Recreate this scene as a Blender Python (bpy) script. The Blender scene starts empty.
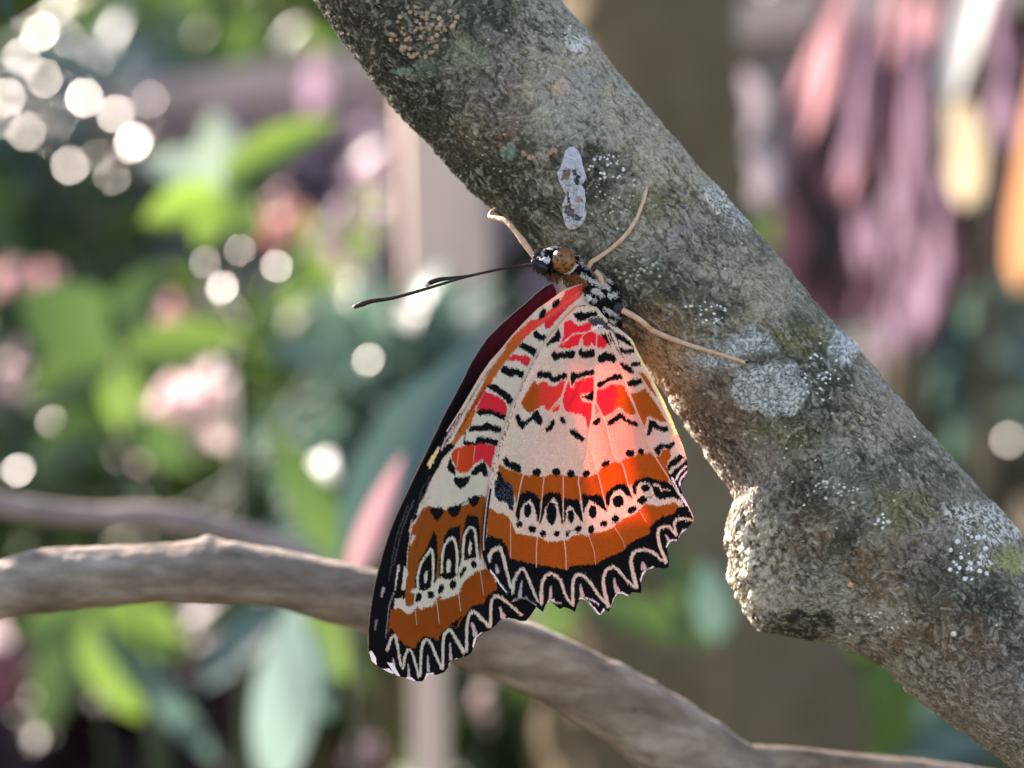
import bpy, math, random
import numpy as np
from mathutils import Vector, Matrix

random.seed(7)
rng = np.random.default_rng(7)
scene = bpy.context.scene
COL = scene.collection

# ------------------------------------------------------------------ camera frame
FPX = 2000.0                     # focal length in pixels of the 1024 px wide frame
CAM_H = 1.2
PITCH = math.radians(8.0)
cam_pos = np.array([0.0, 0.0, CAM_H])
RIGHT = np.array([1.0, 0.0, 0.0])
FWD = np.array([0.0, math.cos(PITCH), -math.sin(PITCH)])
UP = np.array([0.0, math.sin(PITCH), math.cos(PITCH)])
D0 = 0.2535                      # distance of the butterfly
MM = D0 / FPX                    # metres per photo pixel at the butterfly

def P(px, py, d):
    """point(s) seen in direction of pixel (px,py), d metres along the view axis"""
    px = np.asarray(px, float); py = np.asarray(py, float); d = np.asarray(d, float)
    x = (px - 512.0) / FPX * d; y = (384.0 - py) / FPX * d
    return (cam_pos + x[..., None] * RIGHT + y[..., None] * UP + d[..., None] * FWD)

SUN_EL = math.radians(27.0)
SUN = np.array([-0.66, 0.60, 0.454]); SUN /= np.linalg.norm(SUN)

# ------------------------------------------------------------------ noise
_perm = np.random.default_rng(3).permutation(256)
_perm = np.concatenate([_perm, _perm, _perm])
_grad = np.random.default_rng(4).normal(size=(256, 3)); _grad /= np.linalg.norm(_grad, axis=1)[:, None]
def perlin(x, y, z=0.0):
    x, y, z = np.broadcast_arrays(np.asarray(x, float), np.asarray(y, float), np.asarray(z, float))
    xi = np.floor(x).astype(int); yi = np.floor(y).astype(int); zi = np.floor(z).astype(int)
    xf = x - xi; yf = y - yi; zf = z - zi
    u = xf*xf*xf*(xf*(xf*6-15)+10); v = yf*yf*yf*(yf*(yf*6-15)+10); w = zf*zf*zf*(zf*(zf*6-15)+10)
    xi &= 255; yi &= 255; zi &= 255
    def g(dx, dy, dz):
        h = _perm[_perm[_perm[xi+dx]+yi+dy]+zi+dz]
        gr = _grad[h]
        return gr[..., 0]*(xf-dx)+gr[..., 1]*(yf-dy)+gr[..., 2]*(zf-dz)
    x00 = g(0,0,0)*(1-u)+g(1,0,0)*u; x10 = g(0,1,0)*(1-u)+g(1,1,0)*u
    x01 = g(0,0,1)*(1-u)+g(1,0,1)*u; x11 = g(0,1,1)*(1-u)+g(1,1,1)*u
    return ((x00*(1-v)+x10*v)*(1-w)+(x01*(1-v)+x11*v)*w)*1.6
def fbm(x, y, z=0.0, o=4, lac=2.03, gain=0.5):
    s = 0; a = 1; n = 0
    for k in range(o):
        s = s + a*perlin(np.asarray(x)*lac**k+17*k, np.asarray(y)*lac**k-9*k, np.asarray(z)*lac**k+5*k); n += a; a *= gain
    return s / n * 1.4
def sstep(a, b, x):
    t = np.clip((x-a)/(b-a), 0, 1); return t*t*(3-2*t)

# ------------------------------------------------------------------ object helpers
def mesh_obj(name, verts, faces, mat, parent=None, base=None, smooth=True, attrs=None):
    """verts in world space; the object's origin is put at base (world) or at the lowest middle of the mesh"""
    v = np.asarray(verts, float)
    if base is None:
        if parent is not None:
            base = np.array(parent['_w'])
        else:
            base = np.array([v[:, 0].mean(), v[:, 1].mean(), v[:, 2].min()])
    base = np.asarray(base, float)
    me = bpy.data.meshes.new(name)
    v = v - base
    f = faces
    if isinstance(f, np.ndarray):
        n = len(f); k = f.shape[1]
        me.vertices.add(len(v)); me.vertices.foreach_set('co', v.astype(np.float32).ravel())
        me.loops.add(n*k); me.loops.foreach_set('vertex_index', f.astype(np.int32).ravel())
        me.polygons.add(n); me.polygons.foreach_set('loop_start', np.arange(0, n*k, k, dtype=np.int32))
        try: me.polygons.foreach_set('loop_total', np.full(n, k, dtype=np.int32))
        except Exception: pass
        me.update(calc_edges=True)
    else:
        me.from_pydata([tuple(p) for p in v], [], f)
    me.validate(); me.update()
    if smooth: me.polygons.foreach_set('use_smooth', np.ones(len(me.polygons), dtype=bool))
    if attrs:
        for an, c in attrs.items():
            c = np.asarray(c, float)
            a = me.color_attributes.new(an, 'FLOAT_COLOR', 'POINT')
            c4 = np.ones((len(v), 4), np.float32); c4[:, :3] = c
            a.data.foreach_set('color', c4.ravel())
    me.materials.append(mat)
    o = bpy.data.objects.new(name, me); COL.objects.link(o)
    if parent is not None:
        o.parent = parent
        o.location = Vector(base - np.array(parent['_w']))
    else:
        o.location = Vector(base)
    o['_w'] = [float(q) for q in base]
    return o
def empty(name, loc):
    o = bpy.data.objects.new(name, None); COL.objects.link(o)
    o.empty_display_size = 0.05
    o.location = Vector([float(q) for q in loc]); o['_w'] = [float(q) for q in loc]
    return o
def tag(o, label=None, cat=None, group=None, kind=None):
    if label: o['label'] = label
    if cat: o['category'] = cat
    if group: o['group'] = group
    if kind: o['kind'] = kind
    return o

def tube(pts, radii, seg=12, cap=True, wob=None):
    """tube along world points; returns verts, faces"""
    pts = np.asarray(pts, float); n = len(pts)
    radii = np.asarray(radii, float)*np.ones(n)
    T = np.gradient(pts, axis=0); T /= np.linalg.norm(T, axis=1)[:, None]+1e-12
    ref = np.array([0.31, 0.9, 0.2]);
    V = []; F = []
    u = np.cross(T[0], ref); u /= np.linalg.norm(u)
    for i in range(n):
        u = u - T[i]*np.dot(u, T[i]); u /= np.linalg.norm(u)
        w = np.cross(T[i], u)
        for k in range(seg):
            a = 2*math.pi*k/seg
            r = radii[i]
            if wob is not None: r = r*(1+wob(pts[i], a))
            V.append(pts[i]+(u*math.cos(a)+w*math.sin(a))*r)
    for i in range(n-1):
        for k in range(seg):
            F.append((i*seg+k, i*seg+(k+1) % seg, (i+1)*seg+(k+1) % seg, (i+1)*seg+k))
    if cap:
        F.append(tuple(range(seg))[::-1]); F.append(tuple((n-1)*seg+k for k in range(seg)))
    return np.array(V), F
def spline(pts, n):
    """Catmull-Rom through rows of pts"""
    p = np.asarray(pts, float); m = len(p)
    q = np.vstack([2*p[0]-p[1], p, 2*p[-1]-p[-2]])
    out = []
    for t in np.linspace(0, m-1-1e-9, n):
        i = int(t); f = t-i
        a, b, c, d = q[i], q[i+1], q[i+2], q[i+3]
        out.append(0.5*((2*b)+(-a+c)*f+(2*a-5*b+4*c-d)*f*f+(-a+3*b-3*c+d)*f**3))
    return np.array(out)
def merge(parts):
    V = []; F = []; o = 0
    for v, f in parts:
        V.append(np.asarray(v)); F += [tuple(i+o for i in q) for q in f]; o += len(v)
    return np.vstack(V), F

# ------------------------------------------------------------------ materials
def newmat(name):
    m = bpy.data.materials.new(name); m.use_nodes = True
    nt = m.node_tree; nt.nodes.clear()
    out = nt.nodes.new('ShaderNodeOutputMaterial')
    return m, nt, out
def N(nt, typ, **kw):
    n = nt.nodes.new(typ)
    for k, v in kw.items():
        if k.startswith('i_'): n.inputs[k[2:].replace('_', ' ')].default_value = v
        else: setattr(n, k, v)
    return n
def noise_ramp(nt, scale, stops, detail=5, rough=0.6, coord='Object', stretch=None):
    tc = N(nt, 'ShaderNodeTexCoord')
    src = tc.outputs[coord]
    if stretch:
        mp = N(nt, 'ShaderNodeMapping'); mp.inputs['Scale'].default_value = stretch
        nt.links.new(src, mp.inputs[0]); src = mp.outputs[0]
    nz = N(nt, 'ShaderNodeTexNoise'); nz.inputs['Scale'].default_value = scale
    nz.inputs['Detail'].default_value = detail; nz.inputs['Roughness'].default_value = rough
    nt.links.new(src, nz.inputs['Vector'])
    r = N(nt, 'ShaderNodeValToRGB')
    el = r.color_ramp.elements
    while len(el) > 1: el.remove(el[0])
    el[0].position = stops[0][0]; el[0].color = (*stops[0][1], 1)
    for p, c in stops[1:]:
        e = el.new(p); e.color = (*c, 1)
    nt.links.new(nz.outputs['Fac'], r.inputs[0])
    return r, nz, src
def rough_mat(name, scale, stops, rough=0.8, bump=0.3, bscale=None, bdist=0.002, stretch=None, spec=0.3):
    m, nt, out = newmat(name)
    r, nz, src = noise_ramp(nt, scale, stops, stretch=stretch)
    b = N(nt, 'ShaderNodeBsdfPrincipled'); b.inputs['Roughness'].default_value = rough
    b.inputs['Specular IOR Level'].default_value = spec
    nt.links.new(r.outputs[0], b.inputs['Base Color'])
    n2 = N(nt, 'ShaderNodeTexNoise'); n2.inputs['Scale'].default_value = bscale or scale*3; n2.inputs['Detail'].default_value = 6
    nt.links.new(src, n2.inputs['Vector'])
    bp = N(nt, 'ShaderNodeBump'); bp.inputs['Strength'].default_value = bump; bp.inputs['Distance'].default_value = bdist
    nt.links.new(n2.outputs['Fac'], bp.inputs['Height']); nt.links.new(bp.outputs[0], b.inputs['Normal'])
    nt.links.new(b.outputs[0], out.inputs[0])
    return m
def leaf_mat(name, c1, c2, trans, gloss=0.45, tw=0.45, scale=9, spec=0.5):
    m, nt, out = newmat(name)
    r, nz, src = noise_ramp(nt, scale, [(0.3, c1), (0.7, c2)], detail=3)
    b = N(nt, 'ShaderNodeBsdfPrincipled'); b.inputs['Roughness'].default_value = gloss
    b.inputs['Specular IOR Level'].default_value = spec
    nt.links.new(r.outputs[0], b.inputs['Base Color'])
    t = N(nt, 'ShaderNodeBsdfTranslucent'); t.inputs['Color'].default_value = (*trans, 1)
    mx = N(nt, 'ShaderNodeMixShader'); mx.inputs[0].default_value = tw
    nt.links.new(b.outputs[0], mx.inputs[1]); nt.links.new(t.outputs[0], mx.inputs[2]); nt.links.new(mx.outputs[0], out.inputs[0])
    return m
def attr_mat(name, rough=0.7, spec=0.25, trans=0.0, transp=0.0, bump=None, gain=None):
    m, nt, out = newmat(name)
    a = N(nt, 'ShaderNodeVertexColor', layer_name='Col')
    src = a.outputs[0]
    b = N(nt, 'ShaderNodeBsdfPrincipled'); b.inputs['Roughness'].default_value = rough
    b.inputs['Specular IOR Level'].default_value = spec
    if gain:
        tc = N(nt, 'ShaderNodeTexCoord'); nz = N(nt, 'ShaderNodeTexNoise'); nz.inputs['Scale'].default_value = gain[0]; nz.inputs['Detail'].default_value = 6
        nz.inputs['Roughness'].default_value = 0.7
        nt.links.new(tc.outputs['Object'], nz.inputs['Vector'])
        mr = N(nt, 'ShaderNodeMapRange'); mr.inputs['From Min'].default_value = 0.3; mr.inputs['From Max'].default_value = 0.7
        mr.inputs['To Min'].default_value = 1-gain[1]; mr.inputs['To Max'].default_value = 1+gain[1]
        nt.links.new(nz.outputs['Fac'], mr.inputs['Value'])
        vm = N(nt, 'ShaderNodeVectorMath', operation='SCALE'); nt.links.new(src, vm.inputs[0]); nt.links.new(mr.outputs[0], vm.inputs['Scale'])
        src = vm.outputs[0]
    nt.links.new(src, b.inputs['Base Color'])
    if bump:
        tc = N(nt, 'ShaderNodeTexCoord'); nz = N(nt, 'ShaderNodeTexNoise'); nz.inputs['Scale'].default_value = bump[0]; nz.inputs['Detail'].default_value = 6
        nz.inputs['Roughness'].default_value = 0.65
        nt.links.new(tc.outputs['Object'], nz.inputs['Vector'])
        bp = N(nt, 'ShaderNodeBump'); bp.inputs['Strength'].default_value = bump[1]; bp.inputs['Distance'].default_value = bump[2]
        nt.links.new(nz.outputs['Fac'], bp.inputs['Height']); nt.links.new(bp.outputs[0], b.inputs['Normal'])
    sh = b.outputs[0]
    if trans > 0:
        ta = N(nt, 'ShaderNodeVertexColor', layer_name='Trans')
        vm = N(nt, 'ShaderNodeVectorMath', operation='SCALE'); nt.links.new(ta.outputs[0], vm.inputs[0]); vm.inputs['Scale'].default_value = trans
        t = N(nt, 'ShaderNodeBsdfTranslucent'); nt.links.new(vm.outputs[0], t.inputs['Color'])
        ad = N(nt, 'ShaderNodeAddShader'); nt.links.new(sh, ad.inputs[0]); nt.links.new(t.outputs[0], ad.inputs[1]); sh = ad.outputs[0]
    if transp > 0:
        tp = N(nt, 'ShaderNodeBsdfTransparent')
        mx = N(nt, 'ShaderNodeMixShader'); mx.inputs[0].default_value = transp
        nt.links.new(sh, mx.inputs[1]); nt.links.new(tp.outputs[0], mx.inputs[2]); sh = mx.outputs[0]
    nt.links.new(sh, out.inputs[0])
    return m

SHADE = [(478,200,478,830,132,.162),(350,330,330,740,110,.20),(540,640,790,546,108,.17),(460,430,600,262,34,.17),(500,340,664,322,40,.165),(560,318,640,268,24,.165),(676,575,624,322,38,.16)]
# ================================================================== the butterfly's wing pattern, drawn in wing coordinates (units: photo px at D0)
TL = dict(A=(500,276), B=(430,340), C=(580,280), D=(500,350), E=(580,360), F=(400,410), G=(480,430), H=(580,430),
          I=(364,490), J=(460,500), K=(570,490), L=(364,590), M=(450,560), N=(540,530), O=(520,230), P=(364,540), Q=(400,460))
def T(k, *pts):
    x0, y0 = TL[k]
    return [(x0+a/8.0, y0+b/8.0) for a, b in pts]

CREAM = (0.56, 0.50, 0.385); ORG = (0.27, 0.072, 0.006); RED = (0.60, 0.022, 0.035); BLK = (0.0035, 0.0035, 0.005)
BLUE = (0.007, 0.008, 0.014); WHITE = (0.85, 0.82, 0.80); PINKC = (0.68, 0.50, 0.40); RORG = (0.50, 0.05, 0.012)
GREY = (0.42, 0.38, 0.35); MAR = (0.075, 0.008, 0.010); YEL = (0.80, 0.66, 0.30); VEIN = (0.62, 0.46, 0.36); DBR = (0.16, 0.045, 0.01)
T_OF = {}
class Painter:
    def __init__(s, x, y, base, seed=0, jag=1.0, jx=0.35):
        s.x0, s.y0 = x, y
        s.x = x + jx*jag*(perlin(x*0.7, y*0.5, seed+0.3)) + 0.5*jag*perlin(x*1.3, y*1.1, seed+3.3)
        s.y = y + 1.2*jag*(perlin(x*0.85, y*0.22, seed+7.7)) + 1.2*jag*perlin(x*1.35, y*0.5, seed+1.7)
        rj = np.random.default_rng(int(seed*10)+5); s.x = s.x+rj.normal(size=len(x))*0.34*jag; s.y = s.y+rj.normal(size=len(x))*0.55*jag
        s.c = np.tile(np.array(base, float), (len(x), 1))
    def inside(s, pts, exact=False):
        X, Y = (s.x0, s.y0) if exact else (s.x, s.y)
        p = np.asarray(pts, float)
        bb = (X > p[:, 0].min()) & (X < p[:, 0].max()) & (Y > p[:, 1].min()) & (Y < p[:, 1].max())
        idx = np.nonzero(bb)[0]
        if len(idx) == 0: return idx
        x = X[idx]; y = Y[idx]; ins = np.zeros(len(idx), bool)
        n = len(p); j = n-1
        for i in range(n):
            xi, yi = p[i]; xj, yj = p[j]
            if yi != yj:
                c = ((yi > y) != (yj > y)) & (x < (xj-xi)*(y-yi)/(yj-yi)+xi)
                ins ^= c
            j = i
        return idx[ins]
    def poly(s, col, pts, mix=1.0):
        i = s.inside(pts); s.c[i] = s.c[i]*(1-mix)+np.array(col)*mix
        if col is BLK and len(pts) < 26: s.line(col, list(pts)+[pts[0]], 1.25, smooth=False)
        return i
    def grad(s, c1, c2, pts, x1, x2, axis=0):
        i = s.inside(pts); v = (s.x if axis == 0 else s.y)[i]+5.0*perlin(s.x[i]*0.12, s.y[i]*0.08, 9.1)+3.0*perlin(s.x[i]*0.5, s.y[i]*0.4, 9.1)
        t = sstep(x1, x2, v)[:, None]; s.c[i] = np.array(c1)*(1-t)+np.array(c2)*t
    def dist(s, pts, maxw, exact=False):
        X, Y = (s.x0, s.y0) if exact else (s.x, s.y)
        p = np.asarray(pts, float)
        bb = (X > p[:, 0].min()-maxw) & (X < p[:, 0].max()+maxw) & (Y > p[:, 1].min()-maxw) & (Y < p[:, 1].max()+maxw)
        idx = np.nonzero(bb)[0]; x = X[idx]; y = Y[idx]
        d = np.full(len(idx), 1e9); L = 0; arc = np.zeros(len(idx))
        tot = np.sum(np.linalg.norm(np.diff(p, axis=0), axis=1))
        for a, b in zip(p[:-1], p[1:]):
            e = b-a; l = np.linalg.norm(e)
            if l < 1e-9: continue
            t = np.clip(((x-a[0])*e[0]+(y-a[1])*e[1])/l**2, 0, 1)
            dd = np.hypot(x-a[0]-t*e[0], y-a[1]-t*e[1])
            m = dd < d; d[m] = dd[m]; arc[m] = (L+t[m]*l)/tot
            L += l
        return idx, d, arc
    def line(s, col, pts, w, w2=None, mix=1.0, smooth=True, exact=False):
        if smooth and len(pts) > 2: pts = spline(np.array(pts), 8*len(pts))
        w2 = w if w2 is None else w2
        idx, d, arc = s.dist(pts, max(w, w2), exact)
        ww = (w+(w2-w)*arc)/2
        k = sstep(ww+0.25, ww-0.25, d)*mix
        s.c[idx] = s.c[idx]*(1-k[:, None])+np.array(col)*k[:, None]
    def ell(s, col, c, rx, ry, ang=0, mix=1.0):
        a = math.radians(ang); dx = s.x-c[0]; dy = s.y-c[1]
        u = dx*math.cos(a)+dy*math.sin(a); v = -dx*math.sin(a)+dy*math.cos(a)
        i = np.nonzero((u/rx)**2+(v/ry)**2 < 1)[0]; s.c[i] = s.c[i]*(1-mix)+np.array(col)*mix
def E8(p, k, col, cx, cy, rx, ry, ang=0, mix=1.0):
    c = T(k, (cx, cy))[0]; p.ell(col, c, rx/8, ry/8, ang, mix)

# ---------------------------------------------------------------- outlines
HW_OUT = [(575,306),(585,305),(597,307),(604,316),(612,323),(619,328.5),(626,334),(632.5,340),(636,348),(642,360),(648.5,371),(655,384),(663,399),(670.5,415),(678,434),(683,446),(687,460),(687.5,471),(682,483),(680,487),(685,499),(690,509),(694.5,519),
  (691,524),(688,528),(685,530.5),(680.5,534),(679,538),(677.5,541.5),(674,540.5),(670,542),(667.5,546),(667.5,553),(669,560),(668.5,567.5),(664,568.5),(659,567.5),(653,568),(647,570),(642.5,576),(641,583),(641.5,590),(640.5,593),(636,592.5),(632,592),(628,596.5),(623,594),(618,593.5),(614.5,598),(611.5,605),(609,612),
  (606,610),(604,611),(601,615),(598,614.5),(594,609),(589,603),(584,599.5),(580,599),(577,605),(575,612),(570,609),(564,607),(560,609),(556,606),(551,600),(546,604),(543,612),(538,608),(533,604),(527,600),(521,599),(516,602),(511,602),(506,594),(501,587),(494,577),(488,570),(484.5,564),
  (482,552),(481.5,535),(483.5,515),(486,500),(490,478),(495,456),(503,433),(512,409),(525,380),(535,359),(545,343),(556,328),(566,315)]
FW_OUT = [(584,283),(586,289),(600,300),(600,340),(560,420),(545,500),(540,560),(538,600),(536,607.5),(531,615),(526,621),(520,621),(515,619),(507.5,618),(500,620),(496,625),(490,630),(481.5,633),(476.5,637.5),(474,646),(471.5,652.5),(466.5,656),(456.5,659),(451.5,660),(448,667.5),(444,672.5),(436.5,675),(429,674),(425,679),(421.5,681.5),(414,681),(405,677.5),(398,676),(388,672),(378,666),(371.5,661),(369.2,652),
  (369.8,640),(370.5,627),(373.5,602),(379,577),(386,552),(393,531),(401,511),(413,486),(426,464),(438,444),(447,430),(461,408),(471,391),(481,374),(490,361),(500,350),(512,335),(525,321),(537,309),(550,300),(562,291),(568,288),(575,285.5)]
FFW_OUT = [(552,283),(556,290),(560,320),(540,400),(520,480),(500,560),(470,640),(440,664),(400,668),(380,666),(371,660),(368,652),(367.6,640),(368,627),(371,602),(376,577),(382.5,552),(389.5,531),(397.5,511),(408,489),(416,469),(425,453.5),(436,431),(446,410),(452.5,399),(462.5,379.5),(471,362),(480,348.5),(486,339),(500,325),(512.5,313.5),(525,303),(537.5,292),(545,286)]

V_HW = [  # veins of the hindwing: polyline, start width, end width
  (T('A',(470,540),(300,760))+T('D',(250,240),(150,450),(30,740))+T('G',(180,200),(150,270)), 1.5, 1.7),
  (T('A',(770,440),(700,450),(650,500))+T('D',(600,50),(550,210),(490,380)), 1.0, 1.4),
  (T('D',(490,380),(400,490),(280,768))+T('G',(390,290),(340,380),(290,620),(275,670)), 1.7, 1.2),
  (T('D',(490,380),(485,440),(440,600),(415,768))+T('G',(560,180),(540,300),(510,400),(470,740))+T('J',(540,195),(545,210)), 1.0, 1.0),
  (T('D',(490,380),(505,450),(540,600),(545,768))+T('G',(690,180),(660,300),(665,400),(665,720)), 1.0, 1.1),
  (T('A',(775,460),(768,600))+T('D',(765,0),(762,200),(750,420),(720,620),(700,768))+T('G',(850,200),(790,380),(800,500),(830,740)), 1.3, 1.2),
  (T('D',(700,700))+T('G',(870,60),(880,160),(950,380),(1010,620)), 0.9, 1.3),
  (T('E',(120,330),(190,470),(240,640))+T('H',(270,200),(340,280),(380,420),(430,545)), 1.5, 1.4),
  (T('C',(200,400),(280,600))+T('E',(300,0),(385,240),(430,350),(480,470),(520,560))+T('H',(540,80),(600,210),(720,400),(790,520)), 1.1, 1.3),
  (T('E',(440,60),(530,200),(640,380),(700,500),(740,560)), 1.1, 0.9),
  (T('A',(680,460),(590,465),(530,510),(470,550)), 1.0, 1.1),
  (T('J',(405,180),(405,460)), 0.8, 0.6), (T('J',(620,300),(612,380),(610,540)), 1.1, 0.7), (T('J',(830,300),(845,420),(850,560)), 1.4, 0.9),
  (T('K',(150,370),(190,480),(205,600)), 0.7, 0.5), (T('K',(350,290),(420,400),(440,470)), 0.6, 0.4), (T('K',(560,170),(610,260)), 0.7, 0.4),
]
def paint_hindwing(x, y):
    p = Painter(x, y, CREAM, 0.0)
    # soft variation of the cream ground
    p.c *= (1+0.10*fbm(x*0.05, y*0.02, 4.4))[:, None]
    p.poly(RED, T('A',(512,368),(560,355),(600,385),(630,402),(680,378),(720,372),(738,395),(725,430),(760,460),(830,485),(862,545),(825,580),(780,575),(760,555),(700,560),(640,545),(600,562),(540,575),(470,575),(490,520),(512,470)))
    p.poly(RED, T('A',(510,370),(560,350),(600,380),(630,400),(680,380),(720,375),(735,395),(720,430),(690,455),(640,470),(590,470),(530,510),(515,490),(510,430)))
    p.poly(RED, T('A',(485,560),(520,515),(580,480),(640,475),(635,555),(600,560),(560,580),(520,570)))
    p.poly(RED, T('A',(660,500),(690,475),(750,480),(750,545),(730,530),(700,560),(670,540),(655,530)))
    p.poly(RED, T('A',(785,480),(830,500),(860,540),(840,565),(815,585),(790,560)))
    p.line(PINKC, T('A',(500,545),(540,505),(590,470),(650,455),(720,440)), 1.0)
    p.poly(CREAM, T('A',(630,570),(650,500),(665,520),(668,560),(700,575),(735,540),(765,575),(765,600),(630,600)))
    # basal black
    for k, pts in [('A',[(590,300),(620,295),(700,292),(770,288),(778,315),(720,330),(690,345),(650,362),(620,350),(600,325)]),
      ('A',[(465,425),(485,490),(470,520),(400,540),(378,562),(375,545),(400,510),(440,480)]),
      ('A',[(810,465),(860,470),(890,520),(885,560),(860,530),(835,500)]),
      ('A',[(410,625),(430,600),(450,620),(520,610),(580,600),(605,610),(600,640),(580,655),(540,655),(470,660),(440,675),(420,650)]),
      ('A',[(630,600),(650,580),(665,605),(700,605),(740,590),(758,600),(755,640),(720,650),(680,655),(640,640)]),
      ('A',[(785,660),(790,640),(820,625),(840,605),(870,620),(915,630),(930,670),(910,690),(860,670),(820,690),(790,690)]),
      ('C',[(320,655),(350,670),(400,700),(430,730),(425,748),(380,735),(340,700)]),
      ('C',[(275,425),(310,430),(370,470),(415,510),(425,530),(370,510),(290,460)]),
      ('C',[(315,535),(345,560),(400,560),(432,550),(430,575),(390,590),(340,580),(320,560)]),
      ('C',[(405,670),(440,660),(480,655),(478,680),(440,692),(410,690)]),
      ('D',[(300,175),(330,170),(350,180),(400,175),(415,215),(440,225),(470,200),(530,190),(535,215),(490,235),(440,260),(410,250),(390,220),(340,215),(305,220)]),
      ('D',[(570,185),(590,175),(600,200),(680,175),(745,155),(750,195),(700,205),(640,215),(600,235),(575,280),(568,230)]),
      ('D',[(780,265),(820,255),(870,225),(920,195),(960,195),(978,220),(950,235),(900,240),(860,255),(800,300),(780,290)]),
      ('E',[(375,180),(400,170),(450,160),(485,150),(498,175),(470,195),(440,205),(390,208)])]:
        p.poly(BLK, T(k, *pts))
    p.poly((0.06,0.055,0.06), T('A',(700,350),(760,335),(830,352),(880,400),(900,440),(830,425),(760,405),(720,378)))
    for pts_, w_ in [([(820,285),(870,310),(905,345),(930,330)],2.6),([(860,350),(890,385),(930,410)],2.2),([(610,235),(700,232),(790,245),(830,275)],1.8),([(900,430),(925,480),(950,540)],1.4),([(780,330),(820,345)],1.6)]: p.line(BLK, T('A',*pts_), w_, w_*0.7)
    p.line(WHITE, T('A',(845,270),(890,300),(930,360)), 1.4, 1.0); p.line(WHITE, T('A',(740,425),(800,400),(850,440)), 1.6, 1.0)
    p.line(BLK, T('C',(235,420),(270,500),(300,560),(350,625)), 1.6, 0.8)
    # glow of the sunlit patch painted in: warm tint on the disc's cream
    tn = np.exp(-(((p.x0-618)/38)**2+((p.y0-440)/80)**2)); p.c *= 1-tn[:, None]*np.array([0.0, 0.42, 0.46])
    # first coloured band
    x1, x2 = 500+235/8, 500+380/8
    p.grad(ORG, (0.52,0.04,0.03), T('D',(270,240),(300,280),(330,250),(370,250),(390,285),(440,290),(480,260),(530,235),(500,340),(470,400),(430,470),(400,490),(360,470),(360,440),(320,450),(290,480),(240,505),(200,480),(165,430)), x1, x2)
    p.poly(RORG, T('D',(440,460),(480,435),(475,480),(430,500),(415,495)))
    p.poly(RED, T('D',(550,240),(570,310),(590,300),(600,260),(650,240),(745,210),(750,335),(650,350),(640,380),(650,400),(735,430),(735,540),(710,640),(690,600),(690,560),(650,520),(560,500),(520,490),(500,420),(510,350)))
    p.poly(BLK, T('D',(655,375),(700,360),(750,330),(742,405),(700,395)))
    p.grad(RED, ORG, T('E',(135,240),(190,230),(240,200),(300,195),(350,210),(375,260),(440,400),(445,430),(400,440),(350,410),(320,370),(290,385),(260,420),(210,440),(180,450),(150,380),(130,330)), 580+230/8, 580+345/8)
    p.poly((0.62,0.12,0.08), T('D',(755,440),(775,440),(800,500),(760,520)), 0.8)
    p.poly(ORG, T('E',(400,265),(440,265),(480,250),(520,225),(560,280),(640,400),(690,500),(640,490),(600,470),(560,450),(530,460),(515,550),(480,480),(440,360)))
    p.poly(ORG, T('E',(460,95),(500,100),(540,140),(620,300),(600,290),(530,200),(490,140)))
    for k, pts in [('D',[(120,520),(150,515),(170,570),(195,575),(250,540),(270,500),(300,485),(320,520),(340,570),(325,600),(290,580),(265,555),(230,575),(180,630),(150,610),(135,560)]),
      ('D',[(430,560),(440,590),(405,640),(375,655),(368,625),(400,600),(410,570)]), ('D',[(485,535),(505,535),(525,590),(500,585),(485,560)]),
      ('D',[(560,640),(590,640),(640,680),(680,715),(655,725),(610,700),(565,670)]), ('D',[(745,570),(770,550),(800,545),(800,575),(780,600),(745,600)]),
      ('E',[(220,490),(260,475),(310,430),(335,430),(360,465),(420,495),(465,510),(460,528),(420,520),(370,495),(330,465),(300,480),(260,515),(225,525)]),
      ('E',[(555,490),(590,485),(620,520),(660,540),(700,540),(702,570),(660,570),(610,545),(585,535),(575,550),(555,605),(535,600),(550,550)])]:
        p.poly(BLK, T(k, *pts))
    # second orange band
    p.poly(ORG, T('G',(155,270),(230,320),(330,350),(400,370),(430,355),(480,370),(520,375),(570,355),(650,360),(690,370),(770,370),(820,375),(870,375),(930,350),(970,310))
      +T('H',(180,300),(260,260),(330,250),(360,230),(430,210),(480,190),(560,185),(600,210),(640,210),(660,155),(720,160),(730,210),(700,260),(690,290),(720,390),(700,430),(600,420),(550,405),(480,410),(440,430),(330,460),(280,490),(220,540),(150,560))
      +T('G',(900,560),(830,560),(750,590),(690,600),(600,550),(500,570),(400,540),(340,540),(290,590),(270,500),(240,440),(180,390),(140,350)))
    p.poly(BLK, T('G',(190,225),(210,220),(240,265),(280,260),(325,290),(325,335),(290,330),(250,310),(210,290),(190,260)))
    for k, cx, cy, rx, ry, an in [('G',455,337,35,33,0),('G',610,335,33,31,0),('G',727,350,32,33,0),('G',850,350,32,24,-25),('H',205,268,40,25,-35),('H',400,187,38,30,0),('H',487,172,27,27,60)]:
        E8(p, k, BLK, cx, cy, rx, ry, an)
    p.poly(BLK, T('H',(590,160),(640,110),(700,120),(750,95),(755,120),(715,155),(680,140),(645,150),(635,200),(610,195),(605,170)))
    bi = p.poly(BLUE, T('G',(120,400),(150,370),(200,400),(250,430),(270,500),(275,570),(265,650),(240,640),(210,580),(150,570),(115,520),(115,440)))
    sp = perlin(p.x0[bi]*0.8, p.y0[bi]*0.8, 5) > 0.22; p.c[bi[sp]] = (0.09,0.085,0.10); p.line(BLUE, T('G',(150,350),(170,400),(140,480)), 4.5, 3)
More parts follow.
